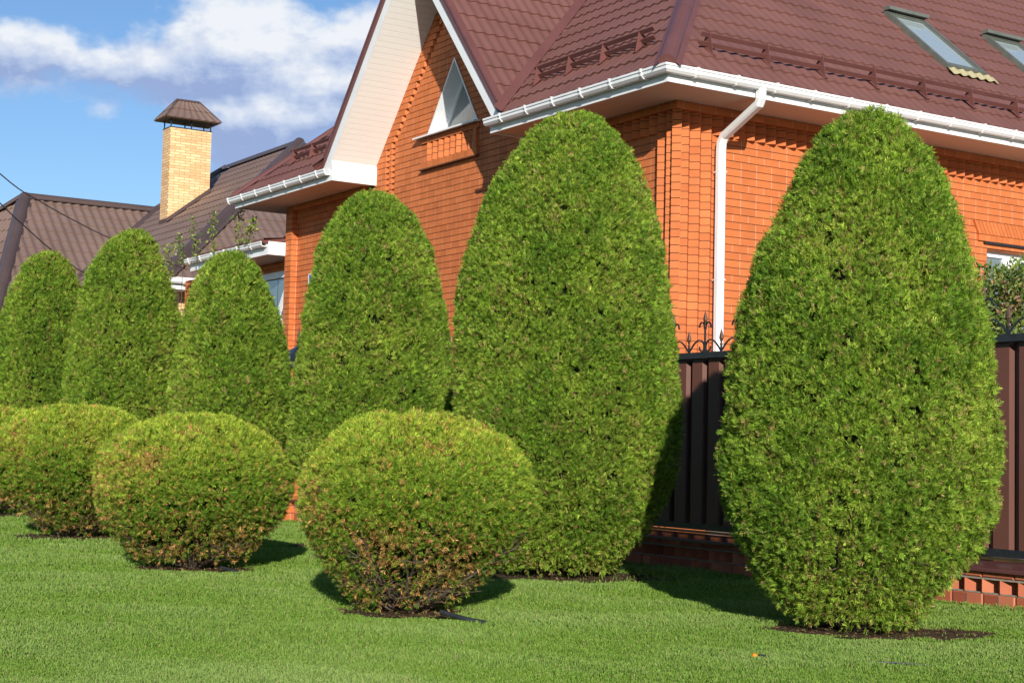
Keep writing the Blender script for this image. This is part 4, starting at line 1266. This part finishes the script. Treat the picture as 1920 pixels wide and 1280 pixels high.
# =================================================================== SMALL THINGS
def hose(name, pts, label, cat, r=.011, mat=None):
    m = MB(); m.tube(pts, r, 8); return tag(m.build(name, mat or M['hose']), label, cat)
hose('irrigation_pipe', [(-.36,8.72,.05),(-.28,8.66,.035),(-.20,8.60,.022),(-.10,8.56,.012)], 'black plastic pipe end on the soil below the nearest round bush', 'pipe', .013)
hose('irrigation_pipe', [(-2.10,11.5,.04),(-2.02,11.44,.028),(-1.95,11.40,.012)], 'black plastic pipe end beside the foot of the twiggy round bush', 'pipe', .013)
hose('drip_hose', [(1.60,7.30,.012),(1.70,7.285,.017),(1.83,7.28,.017),(1.98,7.265,.010)], 'thin dark hose showing in the grass in front of the nearest tall conifer', 'hose', .005)
sp = empty('lawn_sprinkler', (1.174,7.36,0), 0, 'small orange and black sprinkler head sunk in the front lawn', 'sprinkler')
m = MB(); m.lathe([(0,.036),(.010,.034),(.014,.027),(.014,.014),(.0,.014)], (0,0,0), 12); m.build('cap', M['orange'], sp)
m = MB(); m.lathe([(.0,.03),(.02,.028),(.024,.018),(.024,0)], (.032,.004,0), 12); m.build('body', M['hose'], sp)
# overhead cables to the neighbour's house
def cable(pts, label):
    # smooth the given points
    pts = [np.array(p,float) for p in pts]; out = []
    for i in range(len(pts)-1):
        p0, p1, p2, p3 = pts[max(i-1,0)], pts[i], pts[i+1], pts[min(i+2,len(pts)-1)]
        for t in np.linspace(0,1,7)[:-1]:
            out.append(.5*((2*p1)+(-p0+p2)*t+(2*p0-5*p1+4*p2-p3)*t*t+(-p0+3*p1-3*p2+p3)*t**3))
    out.append(pts[-1])
    m = MB(); m.tube(out, .009, 6); tag(m.build('overhead_cable', M['hose']), label, 'cable', 'overhead cables at the left')
cable([(-8.6,15.5,7.4),(-7.98,19,5.6),(-7.382,22,4.696),(-7.151,23.175,4.488),(-6.916,24.387,4.354),(-6.709,25.466,4.268),(-6.228,28.01,4.147),(-6.07,28.7,4.12)], 'upper overhead cable, running down to the roof edge below the yellow chimney')
cable([(-8.3,15.5,6.6),(-7.85,19,5.2),(-7.363,22,4.273),(-7.22,22.7,4.046),(-7.073,23.43,3.827),(-6.926,24.172,3.658),(-6.842,24.607,3.583),(-6.4,26.6,3.4),(-6.3,27.3,3.55)], 'lower overhead cable, vanishing behind the leftmost tall conifer')

# =================================================================== CAMERA, SUN, SKY
PITCH, ROLL, FPX = .0680931, .0240068, 2909.0
cp, sp_ = math.cos(PITCH), math.sin(PITCH)
fwd = Vector((0, cp, sp_)); r0_ = Vector((1,0,0)); u0v = Vector((0,-sp_,cp))
rt = r0_*math.cos(ROLL) + u0v*math.sin(ROLL); upv = -r0_*math.sin(ROLL) + u0v*math.cos(ROLL)
cam = bpy.data.cameras.new('camera'); co = bpy.data.objects.new('camera', cam); C.objects.link(co)
cam.sensor_width = 36; cam.lens = FPX/1920*36; cam.clip_end = 2000; cam.clip_start = .05
co.matrix_world = Matrix(((rt.x,upv.x,-fwd.x,0),(rt.y,upv.y,-fwd.y,0),(rt.z,upv.z,-fwd.z,.97),(0,0,0,1)))
SC.camera = co

SAZ, SEL = math.radians(4.0), math.radians(18.5)
sd = Vector((math.sin(SAZ)*math.cos(SEL), -math.cos(SAZ)*math.cos(SEL), math.sin(SEL)))
sun = bpy.data.lights.new('sun', 'SUN'); sun.energy = 5.0; sun.angle = math.radians(.53); sun.color = (1.0, .94, .83)
so = bpy.data.objects.new('sun', sun); C.objects.link(so); so.rotation_euler = sd.to_track_quat('Z','Y').to_euler(); so.location = (0,-5,20)

wd = bpy.data.worlds.new('World'); SC.world = wd; wd.use_nodes = True
nt = wd.node_tree; bg = nt.nodes['Background']
sky = N(nt, 'ShaderNodeTexSky', sky_type='NISHITA'); sky.sun_disc = False
sky.sun_elevation = SEL; sky.sun_rotation = math.atan2(sd.x, sd.y); sky.air_density = 1.0; sky.dust_density = 0.0; sky.ozone_density = 2.5
SKYK = .075
tc = N(nt, 'ShaderNodeTexCoord'); sx = N(nt, 'ShaderNodeSeparateXYZ'); L(nt, tc.outputs['Generated'], sx.inputs[0])
# direction on a flat cloud layer high above: x/z', y/z'
def cloud(dz, dx=0.0):
    mp = N(nt, 'ShaderNodeMapping'); mp.inputs['Location'].default_value = (1.3+dx, 8.2, 3.3+dz); mp.inputs['Scale'].default_value = (1.0, 1.0, 1.55)
    L(nt, tc.outputs['Generated'], mp.inputs['Vector'])
    n = noise(nt, 8.4, 8, mp.outputs[0], .54)
    # main bank of clouds about 14 degrees above the horizon, thicker towards the right
    e = mathn(nt, 'SUBTRACT', sx.outputs[2], .222)
    wdt = mathn(nt, 'ADD', mathn(nt, 'MULTIPLY', mathn(nt, 'ADD', sx.outputs[0], .33, clamp=True), .13), .030)
    b = mathn(nt, 'DIVIDE', e, wdt)
    g = mathn(nt, 'POWER', 2.718, mathn(nt, 'MULTIPLY', mathn(nt, 'MULTIPLY', b, b), -1.0))
    hi = mathn(nt, 'MULTIPLY', mathn(nt, 'SUBTRACT', sx.outputs[2], .34, clamp=True), -.8)
    t = mathn(nt, 'ADD', mathn(nt, 'MULTIPLY', g, .34), n.outputs[0])
    return mathn(nt, 'ADD', t, mathn(nt, 'MAXIMUM', hi, -.06))
d0 = cloud(0.0); d1 = cloud(.018, .006)
mask = N(nt, 'ShaderNodeMapRange', interpolation_type='SMOOTHSTEP'); L(nt, d0, mask.inputs[0]); mask.inputs[1].default_value = .635; mask.inputs[2].default_value = .76
lz = mathn(nt, 'MULTIPLY', mathn(nt, 'SUBTRACT', sx.outputs[2], .228), 2.6)
lit = N(nt, 'ShaderNodeMapRange'); L(nt, mathn(nt, 'ADD', mathn(nt, 'SUBTRACT', d0, d1), lz), lit.inputs[0]); lit.inputs[1].default_value = -.09; lit.inputs[2].default_value = .06
cr = ramp(nt, lit.outputs[0], [(0, (.33,.43,.70)), (.42, (.55,.64,.84)), (1, (.93,.95,.98))])
sk = N(nt, 'ShaderNodeMix', data_type='RGBA', blend_type='MULTIPLY'); sk.inputs[0].default_value = 1
L(nt, sky.outputs[0], sk.inputs[6]); sk.inputs[7].default_value = (.98,1.15,1.36,1)
cs = N(nt, 'ShaderNodeMix', data_type='RGBA', blend_type='MULTIPLY'); cs.inputs[0].default_value = 1
L(nt, cr.outputs[0], cs.inputs[6]); cs.inputs[7].default_value = (1/SKYK*.80,)*3 + (1,)
mx = N(nt, 'ShaderNodeMix', data_type='RGBA'); L(nt, mathn(nt,'MULTIPLY',mask.outputs[0],.93), mx.inputs[0]); L(nt, sk.outputs[2], mx.inputs[6]); L(nt, cs.outputs[2], mx.inputs[7])
L(nt, mx.outputs[2], bg.inputs['Color']); bg.inputs['Strength'].default_value = SKYK

SC.view_settings.view_transform = 'Standard'; SC.view_settings.look = 'None'
SC.view_settings.exposure = .30; SC.view_settings.gamma = 1
SC.cycles.max_bounces = 8; SC.cycles.diffuse_bounces = 4; SC.cycles.glossy_bounces = 3; SC.cycles.transmission_bounces = 4
SC.cycles.use_adaptive_sampling = True; SC.cycles.adaptive_threshold = .02
